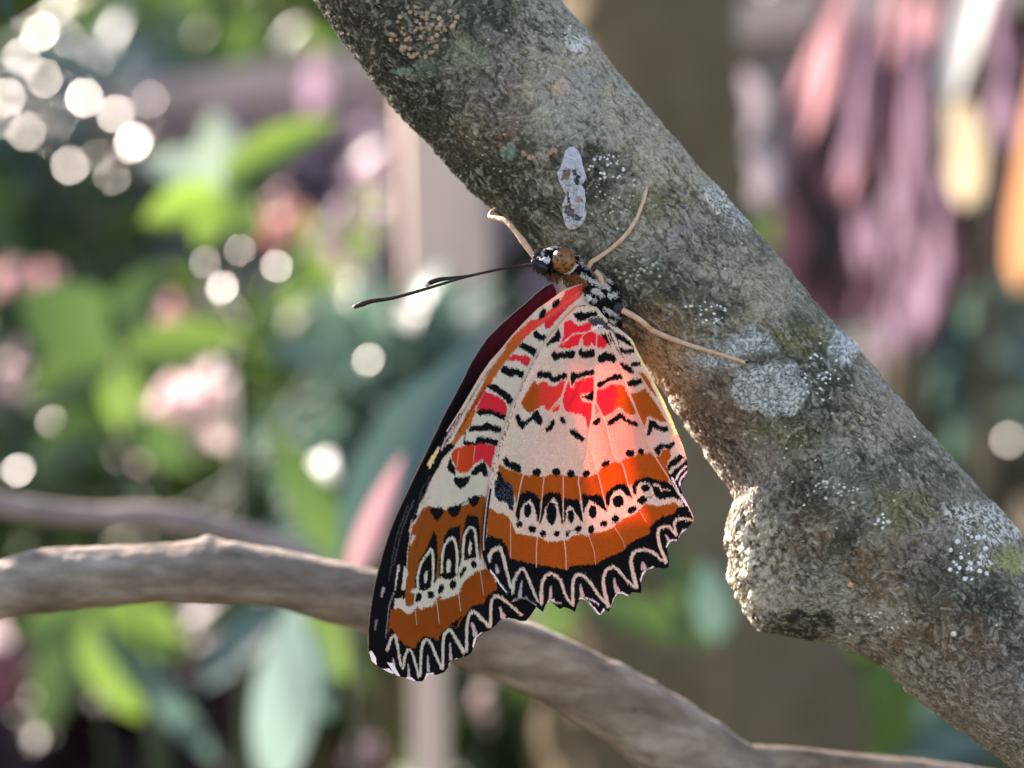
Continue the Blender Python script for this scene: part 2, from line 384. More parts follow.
    # cream band under the eye-spots
    p.poly(CREAM, T('G',(80,560),(110,520),(150,570),(210,580),(240,640),(280,700),(480,720),(660,700),(830,700),(1010,640))+T('H',(300,600),(420,545),(600,500),(700,540),(790,560),(850,620))+T('K',(905,130),(870,130),(840,100),(780,110),(700,130),(600,110),(560,150),(520,190),(430,230),(370,270),(330,310),(260,330),(180,350),(140,370),(80,350),(0,390))
      +T('J',(960,275),(900,290),(860,320),(800,325),(700,335),(640,300),(560,285),(450,270),(420,200),(400,150),(350,110),(310,110),(260,80),(240,60)))
    # eye-spots
    for k, halo, cr, pc in [
      ('G',[(285,660),(300,560),(345,500),(400,490),(450,525),(480,560),(478,740),(440,730),(300,720)],[(315,740),(325,640),(355,585),(400,560),(425,590),(445,660),(458,740),(455,768),(315,768)],(380,645,31,58)),
      ('G',[(488,700),(500,540),(560,500),(640,510),(655,600),(662,740),(480,745)],[(490,745),(520,640),(560,570),(590,545),(615,570),(628,630),(650,720),(655,768),(480,768)],(572,668,42,92)),
      ('G',[(672,550),(740,560),(780,560),(800,600),(828,735),(780,720),(675,730)],[(685,735),(690,640),(720,600),(750,640),(790,700),(818,745),(800,768),(680,768)],(727,690,27,56)),
      ('G',[(820,510),(870,530),(950,520),(990,560),(1018,650),(960,640),(850,640),(825,660)],[(838,768),(835,640),(878,565),(920,590),(1015,655),(1010,768)],(903,655,32,55))]:
        p.poly(BLK, T(k, *halo)); p.poly(CREAM, T(k, *cr)); E8(p, k, BLK, *pc)
    p.poly(BLK, T('H',(215,610),(205,560),(215,500),(290,440),(350,430),(390,470),(415,545),(300,560)))
    p.poly(CREAM, T('H',(230,640),(240,560),(270,495),(320,475),(370,520),(418,550),(380,640),(300,680),(225,700))); E8(p, 'H', BLK, 305,570,46,50)
    p.poly(BLK, T('H',(440,520),(420,450),(450,405),(540,375),(600,400),(700,420),(760,480),(795,550),(800,560),(700,545),(620,560),(600,530),(540,540)))
    p.poly(CREAM, T('H',(450,540),(455,450),(490,415),(550,425),(580,470),(595,520),(540,540),(460,560))); E8(p, 'H', BLK, 525,465,38,31)
    p.line(PINKC, T('H',(590,440),(635,450),(650,478),(720,478)), 1.8, 1.0)
    for k, cx, cy, rx, ry, an in [('J',475,195,27,26,0),('J',578,228,32,32,0),('J',665,270,27,30,0),('J',775,268,25,25,0),('J',860,268,18,28,10),('J',947,235,25,24,0),
       ('K',65,310,28,24,-30),('K',170,318,25,37,5),('K',270,270,31,26,-20),('K',362,232,34,30,-45),('K',495,158,42,27,-35),('K',577,82,42,34,-30)]:
        E8(p, k, BLK, cx, cy, rx, ry, an)
    p.line(BLK, T('J',(890,250),(920,238)), 1.5)
    # third orange band
    top3 = T('J',(222,60),(245,60),(260,80),(310,110),(350,110),(400,150),(420,200),(450,270),(560,285),(640,300),(700,335),(800,325),(860,320),(900,290),(960,275))+T('K',(80,350),(140,370),(180,350),(260,330),(330,310),(370,270),(430,230),(520,190),(560,150),(600,110),(700,130),(780,110),(840,100),(870,130))
    bot3 = T('K',(830,190),(740,210),(660,270),(635,300),(640,350),(540,390),(470,430),(420,490),(300,540),(200,590),(100,600),(0,610))+T('J',(860,560),(780,540),(620,520),(500,490),(400,470),(380,380),(330,310),(240,290),(215,280))
    p.poly(ORG, top3+bot3)
    # black margin
    p.poly(BLK, bot3[::-1]+T('K',(870,130),(905,130),(900,80),(840,60),(780,50),(700,80),(660,40),(620,30))+T('H',(600,520),(700,540),(760,500),(730,440),(715,400),(700,330),(700,270),(740,235),(800,190),(850,230))+[(700,470),(720,520),(700,600),(640,640),(500,640),(470,590)]+T('J',(170,520)))
    p.poly(CREAM, T('H',(590,520),(640,560),(700,545),(760,545),(810,570),(830,610),(850,625))+T('K',(905,130),(870,130),(840,100),(700,130),(620,110)))
    for k, pts, w, w2 in [('J',[(230,480),(250,420),(300,385),(325,395),(350,470),(380,600),(408,700)],3.4,2.4), ('M',[(440,60),(470,160),(488,220)],1.6,1.6),
      ('M',[(502,260),(515,160),(565,75),(600,90),(640,180),(700,330)],2.6,2.2), ('M',[(730,350),(735,200),(770,125),(820,112),(880,160),(920,270),(965,350)],2.8,2.2),
      ('N',[(262,600),(265,420),(300,358),(350,368),(400,420),(460,510),(525,590)],2.8,2.4), ('N',[(545,610),(515,480),(508,380),(540,315),(600,300),(650,350),(710,420),(770,465)],3.2,2.2),
      ('N',[(770,455),(742,330),(728,250),(760,175),(850,160),(920,190),(960,230),(1010,262)],3.6,2.2), ('K',[(765,560),(720,450),(705,350),(730,300),(790,295),(820,330),(850,362)],2.8,2.2),
      ('K',[(850,350),(835,280),(850,240),(920,230),(985,245)],2.4,2.4)]:
        p.line(CREAM if k != 'K' else PINKC, T(k, *pts), w*1.15, w2*1.05)
    for k, pts, w, w2 in [('M',[(575,175),(565,230),(560,290)],1.2,3.6),('M',[(505,328),(560,302),(610,310),(690,370)],1.4,1.0),('M',[(590,330),(600,460)],2.2,2.6),
      ('M',[(805,210),(805,260),(800,330)],1.5,4.0),('M',[(800,320),(850,340),(890,350)],1.8,1.2),('N',[(325,440),(330,480),(340,530)],1.5,4.5),('N',[(595,395),(600,440),(620,490)],1.5,5.5),('N',[(820,255),(830,300)],2,6),
      ('K',[(770,370),(800,410)],2,4),('J',[(290,520),(300,570)],1,4)]:
        p.line(GREY, T(k, *pts), w, w2)
    for pts, w in [(T('J',(235,560),(270,600),(310,660),(370,740)),1.6), (T('N',(320,545),(400,590),(440,640),(478,685)),2.0), (T('N',(480,690),(510,640)),1.8), (T('N',(360,540),(420,560),(470,595)),1.0),
       (T('N',(570,640),(590,570),(620,515),(660,505),(712,540)),2.2), (T('N',(812,400),(830,345),(900,305)),2.6), (T('K',(775,450),(800,412),(845,402)),2.4), (T('K',(880,370),(900,335),(950,310)),2.0), (T('N',(80,640),(70,590),(110,560)),1.6), (T('M',(600,480),(620,470)),2.4),(T('M',(770,390),(790,330)),1.6)]:
        p.line(WHITE, pts, w, smooth=False)
    # anal margin, the yellow of sunlight coming through it put into the colour
    p.line(YEL, T('C',(380,440),(430,520),(480,620))+T('E',(520,30),(580,140),(650,290),(725,450),(800,620),(840,730)), 1.6, 3.4)
    p.line(YEL, T('E',(500,20),(555,110),(630,280),(715,460),(770,600)), 3.4, 3.0)
    p.line(CREAM, T('E',(770,600),(830,740))+T('H',(850,200)), 2.5)
    p.line(DBR, T('E',(690,370),(730,460),(800,620),(850,740))+T('H',(868,250)), 0.7)
    for pts, w in [(T('H',(722,340),(740,310),(790,280),(832,235)),3.4),(T('H',(765,400),(790,350),(848,290)),2.0),(T('H',(795,440),(808,390),(862,325)),1.5),(T('H',(735,380),(790,500),(850,600)),1.6),(T('H',(815,520),(860,600),(908,690)),1.6)]:
        p.line(WHITE if w < 3 else CREAM, pts, w, w*0.8)
    # veins
    for pts, w, w2 in V_HW: p.line(VEIN, pts, w, w2, mix=0.75, exact=True)
    # costal double vein
    strip = [(575,307),(562.5,319),(551,333),(541,347),(530,368),(517,397),(506,430),(497,458),(489,490),(485.5,515),(483.5,540),(485,562)]
    p.line((0.48,0.22,0.07), strip[:5], 2.8, 3.2, exact=True)
    p.line(CREAM, strip[3:], 4.6, 4.2, exact=True)
    idx, d, arc = p.dist(spline(np.array(strip[3:]), 90), 3.0, True)
    dk = (perlin(p.x0[idx]*0.5, p.y0[idx]*0.35, 2.2) > 0.12) & (np.abs(d-0.9) < 0.7); p.c[idx[dk]] = (0.10,0.08,0.07)
    p.line(BLK, strip[8:]+[(486,566)], 5.2, 5.0, exact=True); p.line(GREY, [(491,480),(488,496)]+strip[9:]+[(486,566)], 1.3, 1.2, exact=True)
    p.line(BLK, T('J',(190,420),(215,500),(230,560)), 4.0, 3.0)
    # scales: fine grain, dark dust in the blue parts
    g = 1+0.16*perlin(x*1.3, y*1.3, 8.8)+0.08*perlin(x*2.7, y*0.8, 2.8)
    rs = np.random.default_rng(3); p.c *= (g*(1+0.10*rs.normal(size=len(x))))[:, None]
    return p
FW_V = [(T('P',(410,560),(422,680)),0.8),(T('P',(575,455),(590,560),(603,670)),1.2),(T('P',(757,420),(765,500),(772,570)),1.1),(T('P',(925,200),(940,320),(957,440)),0.9),(T('F',(600,290),(585,420)),0.8),(T('F',(470,330),(455,460)),0.8)]
def paint_forewing(x, y):
    p = Painter(x, y, CREAM, 5.0)
    p.c *= (1+0.10*fbm(x*0.06, y*0.03, 1.4))[:, None]
    # red subcostal stripe
    p.grad((0.36,0.10,0.012), (0.66,0.05,0.04), T('A',(672,60),(688,100),(655,155),(565,235),(455,305),(375,365),(300,410),(200,495))+T('B',(690,70),(605,170),(560,235),(485,345),(440,405),(365,540),(335,620),(300,700),(262,768),(195,768),(290,600),(350,490),(415,370),(455,265),(530,150),(610,45))+T('A',(15,588),(105,475),(200,395),(240,352),(300,342),(400,270),(480,205),(490,185),(530,110),(600,78)), 508, 534)
    p.poly((0.34,0.012,0.02), T('B',(480,340),(500,300),(440,380),(360,500),(300,600),(270,680),(330,640),(360,545),(440,410)), 0.7)
    p.poly((0.36,0.10,0.015), T('F',(610,0),(560,130),(500,200),(400,330),(370,350),(400,290),(500,100),(540,0)))
    p.poly((0.60,0.02,0.035), T('A',(360,370),(460,300),(560,240),(510,290),(440,370),(390,425),(360,420),(350,390)))
    p.line((0.75,0.16,0.10), T('A',(660,110),(540,210),(400,310),(280,400)), 1.6, 1.0, mix=0.6)
    for k, pts in [('A',[(425,210),(470,185),(475,220),(440,255),(420,240)]),('A',[(345,258),(367,268),(355,320),(320,348),(312,320)]),
      ('A',[(270,460),(290,440),(320,475),(375,475),(345,517),(310,512),(280,492)]),('A',[(150,570),(180,535),(240,560),(292,592),(272,637),(230,612),(190,587)]),
      ('B',[(565,240),(590,208),(640,233),(700,233),(752,265),(735,307),(690,283),(640,292),(590,267)]),('B',[(465,372),(500,348),(560,383),(620,428),(662,470),(640,522),(600,472),(540,422),(480,397)]),
      ('B',[(368,572),(420,555),(480,553),(540,573),(607,603),(590,642),(540,617),(480,592),(400,597)]),('F',[(550,172),(570,128),(650,128),(690,106),(750,122),(812,143),(800,184),(720,158),(640,168),(590,167)]),
      ('F',[(510,272),(520,248),(600,268),(620,218),(700,223),(782,248),(770,284),(700,267),(640,265),(600,284),(550,288)])]:
        p.poly(BLK, T(k, *pts))
    p.poly(RED, T('A',(60,660),(110,625),(180,640),(200,625),(255,660),(215,730),(180,700),(130,680),(70,680)))
    p.poly(RED, T('B',(440,410),(500,430),(560,460),(610,510),(620,560),(605,600),(540,573),(480,553),(420,555),(370,560),(400,480)))
    p.line(BLK, T('F',(525,170),(512,260)), 1.2)
    p.poly(RORG, T('F',(410,350),(440,310),(500,288),(600,280),(602,420),(570,470),(540,500),(480,500),(450,480),(440,440),(412,400)))
    p.poly(RED, T('F',(600,278),(640,265),(765,288),(745,380),(725,470),(690,430),(660,395),(600,430)))
    for pts in [[(380,460),(400,395),(430,460),(442,515),(400,495)],[(432,540),(480,545),(563,533),(530,600),(490,628),(440,592)],[(568,502),(620,448),(668,412),(690,470),(702,520),(680,533),(650,490),(610,512),(580,522)]]:
        p.poly(BLK, T('F', *pts))
    # dark costal field with pale streaks
    p.poly(BLK, T('F',(500,0),(480,100),(400,230),(345,300),(400,260),(440,290),(380,350),(350,380),(230,600),(190,700),(150,768))+T('I',(520,60),(440,200),(380,280),(345,500),(340,640))+T('P',(300,400),(330,400),(380,480),(370,512),(330,470),(240,470),(220,540),(190,600),(185,768))+T('L',(190,350),(120,560))+[(360,680),(355,600),(390,500),(440,430)])
    p.line(GREY, T('F',(505,0),(440,120),(360,250),(330,320)), 2.6, 1.6)
    p.line(BLK, T('F',(480,20),(430,110),(350,240)), 0.8)
    p.poly(YEL, T('F',(305,290),(325,298),(240,470),(200,510),(165,535),(200,460)), 0.8)
    p.poly(CREAM, T('F',(350,372),(392,382),(310,560),(240,720),(215,690),(290,500)))
    p.poly(CREAM, T('Q',(205,300),(238,320),(150,445),(128,440),(170,350)), 0.9)
    p.line(CREAM, T('Q',(92,490),(75,580)), 1.8, 1.2, mix=0.8)
    idx = p.inside(T('Q',(180,60),(260,150),(230,330),(130,440),(60,600),(0,700),(40,380)))
    st = perlin((x[idx]+y[idx]*0.42)*1.1, y[idx]*0.06, 3.0); m = st > 0.18; p.c[idx[m]] = p.c[idx[m]]*0.5+np.array((0.10,0.09,0.09))*0.5
    FORG = (0.24, 0.058, 0.006)
    p.poly(FORG, T('I',(520,110),(445,205),(388,290),(350,480),(345,640),(400,720),(520,400)))
    p.poly(FORG, T('P',(208,548),(190,600),(185,768),(300,768),(330,620),(300,555)))
    p.poly(FORG, T('I',(530,130),(560,150),(680,160),(780,130),(850,100),(940,40),(975,60),(970,250),(940,500),(925,640))+T('P',(800,330),(770,400),(600,480),(580,500),(420,560),(320,600),(330,440),(335,330),(362,220),(400,60))+T('I',(440,200),(470,150)))
    p.line(DBR, T('I',(510,150),(450,330),(410,480),(400,640)), 1.8, 1.2, mix=0.8)
    p.line(CREAM, T('I',(400,370),(372,430)), 3.5, 2, mix=0.85)
    for pts in [[(245,392),(330,378),(345,420),(300,488),(270,452),(245,422)],[(380,388),(440,370),(492,358),(472,430),(430,457),(395,432)],[(545,312),(600,288),(643,288),(622,342),(590,374),(560,342)]]:
        p.poly(BLK, T('Q', *pts))
    p.line(BLK, T('Q',(470,370),(520,335),(560,320)), 1.2)
    # eye rings
    p.poly(BLK, T('P',(415,420),(412,300),(445,170),(505,70),(560,-60),(578,-30),(585,150),(570,350),(540,400)))
    p.poly(BLK, T('I',(605,720),(608,560),(640,400),(670,325),(765,285),(762,420),(762,620),(740,700)))
    p.poly(BLK, T('I',(775,640),(778,420),(815,250),(830,200),(905,215),(920,300),(925,420),(910,500),(880,580)))
    CR = CREAM
    p.poly(CR, T('P',(225,545),(240,472),(300,458),(332,500),(340,540),(400,520),(405,430),(360,415),(420,385),(470,410),(550,370),(600,295),(640,310),(690,320),(755,280),(760,210),(790,150),(830,165),(900,140),(930,180),(925,240),(880,262),(800,330),(750,425),(640,472),(600,445),(550,522),(450,552),(430,532),(380,590),(345,590),(310,560),(300,530)))
    for k, pts in [('P',[(432,400),(430,290),(462,180),(505,115),(540,75),(552,150),(552,280),(545,380)]),('I',[(622,660),(628,510),(655,425),(700,385),(732,425),(746,530),(742,660)]),('I',[(790,560),(795,440),(810,350),(850,300),(885,325),(897,410),(905,500),(920,580)])]:
        p.line(CR, T(k, *pts), 2.3, 2.6)
    for k, c in [('P',(497,290,48,100,8)),('I',(683,565,44,125,8)),('I',(848,450,38,100,6))]:
        E8(p, k, BLK, *c)
    for k, c in [('P',(495,297,13,46,5)),('I',(676,610,17,56,6)),('I',(848,462,13,55,6))]: E8(p, k, CR, *c)
    for c in [(435,460,25,40,15),(535,438,28,32,0),(615,395,23,42,25),(712,357,27,40,10),(790,255,17,52,25),(880,195,25,30,-20)]: E8(p, 'P', BLK, *c)
    p.line(BLK, [(425,468),(412,503),(402,537),(395,568),(390,598),(385,632)], 8, 11)
    p.line(CREAM, T('Q',(165,370),(140,440)), 3.0, 1.6); p.line((0.10,0.09,0.09), [(414,500),(402,530),(394,565)], 1.4, 1.0, mix=0.7); p.line((0.10,0.09,0.09), [(408,505),(396,540),(389,580)], 1.0, 1.0, mix=0.6)
    p.line(CR, T('P',(278,210),(262,300),(248,400)), 2.2, 1.0); p.line(CR, T('P',(332,230),(318,310),(308,390)), 3.0, 1.6); p.line(GREY, T('P',(155,390),(140,450)), 3.4, 1.5, mix=0.7)
    p.line(GREY, T('P',(100,650),(80,740)), 3, 1.5, mix=0.35)
    # lower orange band
    top = T('P',(212,560),(280,540),(310,560),(345,592),(380,590),(430,540),(450,555),(540,530),(590,490),(600,480),(640,475),(740,440),(760,430),(800,335),(880,265),(925,245),(1010,230))
    bot = T('M',(370,190),(380,230),(290,290),(280,340),(180,370),(130,420),(60,540),(0,520))+T('L',(800,200),(760,250),(740,300),(680,290),(620,340),(590,410),(550,380),(480,370),(430,420),(400,470),(330,440),(280,400),(240,330),(210,300),(190,350))
    p.poly((0.235,0.052,0.005), top+bot)
    p.poly(BLK, bot[::-1]+T('M',(400,60),(600,200),(760,300),(760,700),(300,760))+[(480,700),(380,700),(355,660),(370,600)]+T('L',(120,560),(170,400)))
    p.line(GREY, T('L',(240,20),(200,140),(175,380)), 1.2, 0.8, mix=0.5)
    for k, pts, w, w2 in [('L',[(185,480),(210,405),(240,362),(260,400),(280,520),(298,610)],2.8,2.2),('L',[(310,630),(330,530),(360,475),(390,520),(420,620),(436,690)],2.2,2.2),
      ('L',[(450,680),(460,480),(480,415),(512,400),(545,450),(580,540),(625,630)],2.4,2.8),('L',[(630,625),(635,400),(652,345),(690,322),(740,400),(800,500)],2.4,3.2),
      ('L',[(820,485),(825,280),(850,190),(890,180),(940,230),(1002,292)],2.6,3.4),('M',[(325,520),(330,350),(352,297),(400,295),(470,350),(572,440)],2.8,2.4)]:
        p.line(CREAM, T(k, *pts), w, w2)
    for k, pts, w, w2 in [('L',[(232,550),(240,610)],1,3),('L',[(355,600),(358,690)],1,3),('L',[(510,520),(515,650)],1.2,3),('L',[(688,430),(695,550)],1.4,3.4),('L',[(875,285),(890,360)],2.6,5),('M',[(175,510),(205,600)],2.6,4.6),('M',[(400,385),(425,455)],2.0,5)]:
        p.line(GREY, T(k, *pts), w, w2)
    for pts in [[(30,500),(60,485),(95,540),(102,605),(68,592)],[(135,632),(200,628),(240,660),(222,682),(150,660)],[(185,580),(230,585),(290,690),(262,690),(225,640)],[(335,700),(380,697),(412,725),(400,745),(345,728)],[(482,715),(500,668),(558,662),(552,688),(515,692),(503,718)]]:
        i = p.inside(T('L', *pts), exact=True); p.c[i] = WHITE
    for pts, w in [(T('L',(682,640),(690,590),(742,555)),2.4),(T('L',(882,470),(884,400),(940,347)),2.2),(T('M',(188,690),(198,640),(252,592)),2.0),(T('M',(380,520),(412,488),(470,472)),2.0)]:
        p.line(WHITE, pts, w, smooth=False, exact=True)
    for pts, w in FW_V: p.line(GREY, pts, w, w*0.6, mix=0.8, exact=True)
    # pale costal edge
    p.line((0.50,0.40,0.28), [(584,283),(575,285.8),(562,292),(550,301),(537,310),(525,322),(512,336),(500,351),(490,362),(481,375),(471,392),(461,409),(447,431)], 1.5, 2.0, exact=True)
    p.line(GREY, T('B',(600,60),(500,200),(410,340),(300,530),(200,700),(150,768))+T('F',(400,190)), 2.2, 3.4, mix=0.8)
    p.line(BLK, T('B',(480,240),(400,340),(290,530),(190,700)), 0.7, 0.9)
    p.line(BLK, T('B',(450,350),(330,560),(230,740)), 0.5, 0.8)
    g = 1+0.16*perlin(x*1.3, y*1.3, 3.8)+0.08*perlin(x*2.7, y*0.8, 6.8)
    p.c *= g[:, None]
    return p

def trans_of(c, p):
    """light let through: the red upper side tints what comes through the pale scales"""
    lum = c.max(axis=1)
    t = np.zeros_like(c)
    t[:, 0] = np.minimum(1.0, lum*1.9)
    t[:, 1] = c[:, 1]*0.26; t[:, 2] = c[:, 2]*0.22
    dark = sstep(0.06, 0.2, lum); t *= dark[:, None]
    v = (np.abs(c-np.array(VEIN)).sum(1) < 0.22); t[v] *= 0.6
    return np.clip(t, 0, 1)

def wing_grid(outline, step):
    o = np.array(outline, float)
    x0, y0 = o.min(0)-1; x1, y1 = o.max(0)+1
    xs = np.arange(x0, x1, step); ys = np.arange(y0, y1, step)
    X, Y = np.meshgrid(xs, ys); nx = len(xs); ny = len(ys)
    pt = Painter.__new__(Painter)
    cx = (X[:-1, :-1]+step/2).ravel(); cy = (Y[:-1, :-1]+step/2).ravel()
    pt.x0, pt.y0 = cx, cy; pt.x, pt.y = cx, cy
    ins = np.zeros(len(cx), bool); ins[pt.inside(outline, True)] = True
    iy, ix = np.divmod(np.nonzero(ins)[0], nx-1)
    a = iy*nx+ix
    F = np.stack([a, a+nx, a+nx+1, a+1], 1)      # faces the camera
    used = np.zeros(nx*ny, bool); used[F.ravel()] = True
    remap = np.cumsum(used)-1
    return X.ravel()[used], Y.ravel()[used], remap[F]
def snap_edge(x, y, F, outline, step):
    """pull the stair-stepped rim vertices onto the outline"""
    o = np.array(outline+[outline[0]], float)
    cnt = np.bincount(F.ravel(), minlength=len(x)); b = np.nonzero(cnt < 4)[0]
    best = np.full(len(b), 1e9); bx = x[b].copy(); by = y[b].copy()
    for a, c in zip(o[:-1], o[1:]):
        e = c-a; l2 = e@e
        if l2 < 1e-9: continue
        t = np.clip(((x[b]-a[0])*e[0]+(y[b]-a[1])*e[1])/l2, 0, 1)
        qx = a[0]+t*e[0]; qy = a[1]+t*e[1]; d = np.hypot(x[b]-qx, y[b]-qy)
        m = d < best; best[m] = d[m]; bx[m] = qx[m]; by[m] = qy[m]
    m = best < step*1.2
    x[b[m]] = bx[m]; y[b[m]] = by[m]
# ================================================================== butterfly
def PD(px, py, dep):            # dep in photo-pixel units behind D0
    return P(px, py, D0 + np.asarray(dep, float)*MM)
m_wing = attr_mat('wing_scales', rough=0.55, spec=0.05, trans=0.62)
m_wing_far = attr_mat('far_wing_scales', rough=0.62, spec=0.02, trans=0.06, transp=0.66)
m_wing_dark = attr_mat('dark_wing_scales', rough=0.5, spec=0.03)

bf = empty('butterfly', PD(600, 305, 14))
tag(bf, 'butterfly with orange, cream, red and black patterned closed wings clinging to the bough', 'butterfly')

def wing_depth(x, y):
    return 6*np.cos((x-570)/95.0)*-0.6 + 5.0*((y-420)/260.0)**2 - 2 + 0.00016*(x-560)**2
def build_wing(name, outline, painter, veins, off, mat, step=0.55, shift=(0, 0), trans=True):
    x, y, F = wing_grid(outline, step)
    snap_edge(x, y, F, outline, step)
    p = painter(x, y)
    dep = wing_depth(x, y)+off
    q = Painter.__new__(Painter); q.x0, q.y0 = x, y
    near = np.full(len(x), 6.0); ridge = np.zeros(len(x))
    for pts, *w in veins:
        idx, d, arc = q.dist(spline(np.array(pts), 40) if len(pts) > 2 else pts, 6.0, True)
        near[idx] = np.minimum(near[idx], d); ridge[idx] = np.maximum(ridge[idx], np.exp(-(d/0.8)**2))
    dep = dep + 1.5*sstep(0, 6, near) - 0.6*ridge + 0.9*perlin(x*0.06, y*0.05, off) + 0.05*perlin(x*0.8, y*0.8)
    v = PD(x+shift[0], y+shift[1], dep)
    at = {'Col': np.clip(p.c, 0.004, 0.95)}
    if trans: at['Trans'] = trans_of(p.c, p)
    if trans and name == 'hindwing':
        t = at['Trans']; ymask = sstep(0.25, 0.4, p.c[:, 1]/np.maximum(p.c[:, 0], 1e-3))*(np.abs(p.c-np.array(YEL)).sum(1) < 0.35)
        t[:, 1] = np.where(ymask > 0, 0.62, t[:, 1]); t[:, 2] = np.where(ymask > 0, 0.2, t[:, 2])
    return mesh_obj(name, v, F, mat, bf, attrs=at)
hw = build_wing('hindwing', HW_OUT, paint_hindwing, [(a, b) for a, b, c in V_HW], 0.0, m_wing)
fw = build_wing('forewing', FW_OUT, paint_forewing, [(a, b) for a, b in FW_V], 2.6, m_wing)
hw2 = build_wing('hindwing', HW_OUT, paint_hindwing, [(a, b) for a, b, c in V_HW[:8]], 24.0, m_wing_far, step=1.2, shift=(-3, -2))
hw2['label'] = 'far hindwing seen only as a scalloped rim'
def paint_far(x, y):
    p = Painter(x, y, BLK, 2.0)
    edge = [(552,283),(545,286),(537.5,292),(525,303),(512.5,313.5),(500,325),(486,339),(471,362),(462.5,379.5),(446,410),(425,453.5),(408,489),(389.5,531),(376,577),(371,602),(368,627),(367.6,640),(368,655)]
    t = sstep(400, 300, y)[:, None]
    p.c = p.c*(1-t)+np.array((0.085,0.006,0.012))*t
    p.c *= (1+0.25*perlin(x*0.3, y*0.05))[:, None]
    i, d, a = p.dist(edge, 4, True); k = sstep(4, 2, d); p.c[i] = p.c[i]*(1-k[:, None])+np.array((0.02,0.01,0.012))*k[:, None]
    p.line((0.50,0.33,0.25), edge, 1.0, 1.8, exact=True)
    return p
fw2 = build_wing('forewing', FFW_OUT, paint_far, [], 16.0, m_wing_dark, step=0.8, trans=False)
fw2['label'] = 'far forewing showing as a maroon to black band'

# ---- thorax, head and slim abdomen as one continuous body, painted like the wings
def blob_field(p, cs):
    f = np.zeros(len(p))
    for c, r in cs:
        d = np.linalg.norm(p-np.array(c), axis=1)/r
        f += np.exp(-d*d*1.0)
    return f
def lathe_body(stations, nu=120, nv=64):
    """stations: (px,py,dep,ra,rb) ; swept ellipse in photo px units"""
    s = spline(np.array(stations, float), nu)
    V = []; C = s[:, :3]
    Tn = np.gradient(C, axis=0); Tn /= np.linalg.norm(Tn, axis=1)[:, None]
    for i in range(nu):
        z = np.array([0, 0, 1.0]); a = np.cross(Tn[i], z); a /= np.linalg.norm(a); b = np.cross(a, Tn[i])
        for k in range(nv):
            an = 2*math.pi*k/nv
            V.append(C[i]+a*math.cos(an)*max(s[i, 3], .05)+b*math.sin(an)*max(s[i, 4], .05))
    V = np.array(V)
    i, k = np.meshgrid(np.arange(nu-1), np.arange(nv), indexing='ij')
    a = (i*nv+k).ravel(); b = (i*nv+(k+1) % nv).ravel(); c = ((i+1)*nv+(k+1) % nv).ravel(); d = ((i+1)*nv+k).ravel()
    return V, np.stack([a, b, c, d], 1)
BODY_ST = [(534,262,13,0.1,0.1),(536,263,13,6,6),(543,263,12,12,11),(552,262,12,15,13),(562,263,12,15,13),(571,268,13,13,12),(578,274,14,12,13),(588,284,14,16,16),(600,298,14,19,18),(608,312,14,15,15),(612,326,15,10,11),(617,342,15,7,7),(627,372,14,6.5,6.5),(638,402,13,6,6),(647,428,13,4.5,4.5),(652,444,13,0.2,0.2)]
bv, bfaces = lathe_body(BODY_ST, 220, 110)
nrm = bv.copy()
n1 = perlin(bv[:, 0]*0.16, bv[:, 1]*0.16, bv[:, 2]*0.16); n2 = perlin(bv[:, 0]*0.5, bv[:, 1]*0.5, bv[:, 2]*0.5)
cen = spline(np.array(BODY_ST, float)[:, :3], 220).repeat(110, 0)
dirv = bv-cen; ln = np.linalg.norm(dirv, axis=1)[:, None]+1e-6
bv = bv+dirv/ln*(1.3*n1+0.7*n2)[:, None]*np.minimum(1, ln/6)
bp = Painter(bv[:, 0], bv[:, 1], BLK, 9.0, jag=1.2)
def OB(col, *pts): bp.poly(col, T('O', *pts))
BW = (0.62,0.56,0.50); BR = (0.20,0.075,0.03)
OB(BR, (180,380),(500,350),(560,420),(520,470),(380,450),(260,560),(200,480))
OB(BW, (125,110),(200,105),(300,90),(390,120),(420,160),(330,140),(230,150),(130,130)); OB(BW, (440,270),(470,280),(400,350),(350,350))
OB((0.75,0.75,0.8), (100,275),(200,215),(235,220),(150,260)); OB((0.75,0.75,0.8), (200,240),(245,225),(235,260),(180,270)); OB((0.4,0.4,0.45), (160,180),(200,170),(180,215))
OB(BW, (465,250),(510,250),(560,300),(520,290)); OB((0.25,0.2,0.18), (470,260),(620,330),(700,420),(640,420),(560,350)); OB(BLK, (460,300),(540,320),(600,380),(520,350))
OB(BW, (470,360),(500,350),(600,400),(700,440),(740,480),(700,480),(600,440),(530,400)); OB(BW, (580,295),(640,330),(720,390),(745,425),(715,430),(660,370),(600,330))
OB(BLK, (540,420),(740,500),(680,520),(560,470)); OB(BW, (555,480),(620,465),(675,520),(660,545),(620,520),(570,505)); OB(BW, (690,510),(780,500),(770,545),(720,555))
E8(bp,'O',(0.85,0.85,0.88),548,545,24,22); E8(bp,'O',(0.5,0.5,0.5),600,570,16,24)
OB(BLK, (450,570),(600,580),(640,620),(480,610)); OB(BW, (660,610),(760,660),(800,700),(750,690),(680,650)); OB(BW, (700,710),(770,730),(750,760),(700,740)); OB((0.4,0.38,0.38),(560,720),(640,700),(660,768),(580,768))
OB(BW, (770,600),(840,600),(850,640),(790,650)); 
m_ = (bv[:, 1] > 330); bp.c[m_] = np.array((0.45,0.25,0.08))*(1+0.4*np.sin(bv[m_, 1]*0.7))[:, None]
bp.c *= (1+0.3*perlin(bv[:, 0]*1.2, bv[:, 1]*1.2, bv[:, 2]))[:, None]
m_body = attr_mat('body_hair_scales', rough=0.55, spec=0.08, bump=(6000, 0.6, 0.0002))
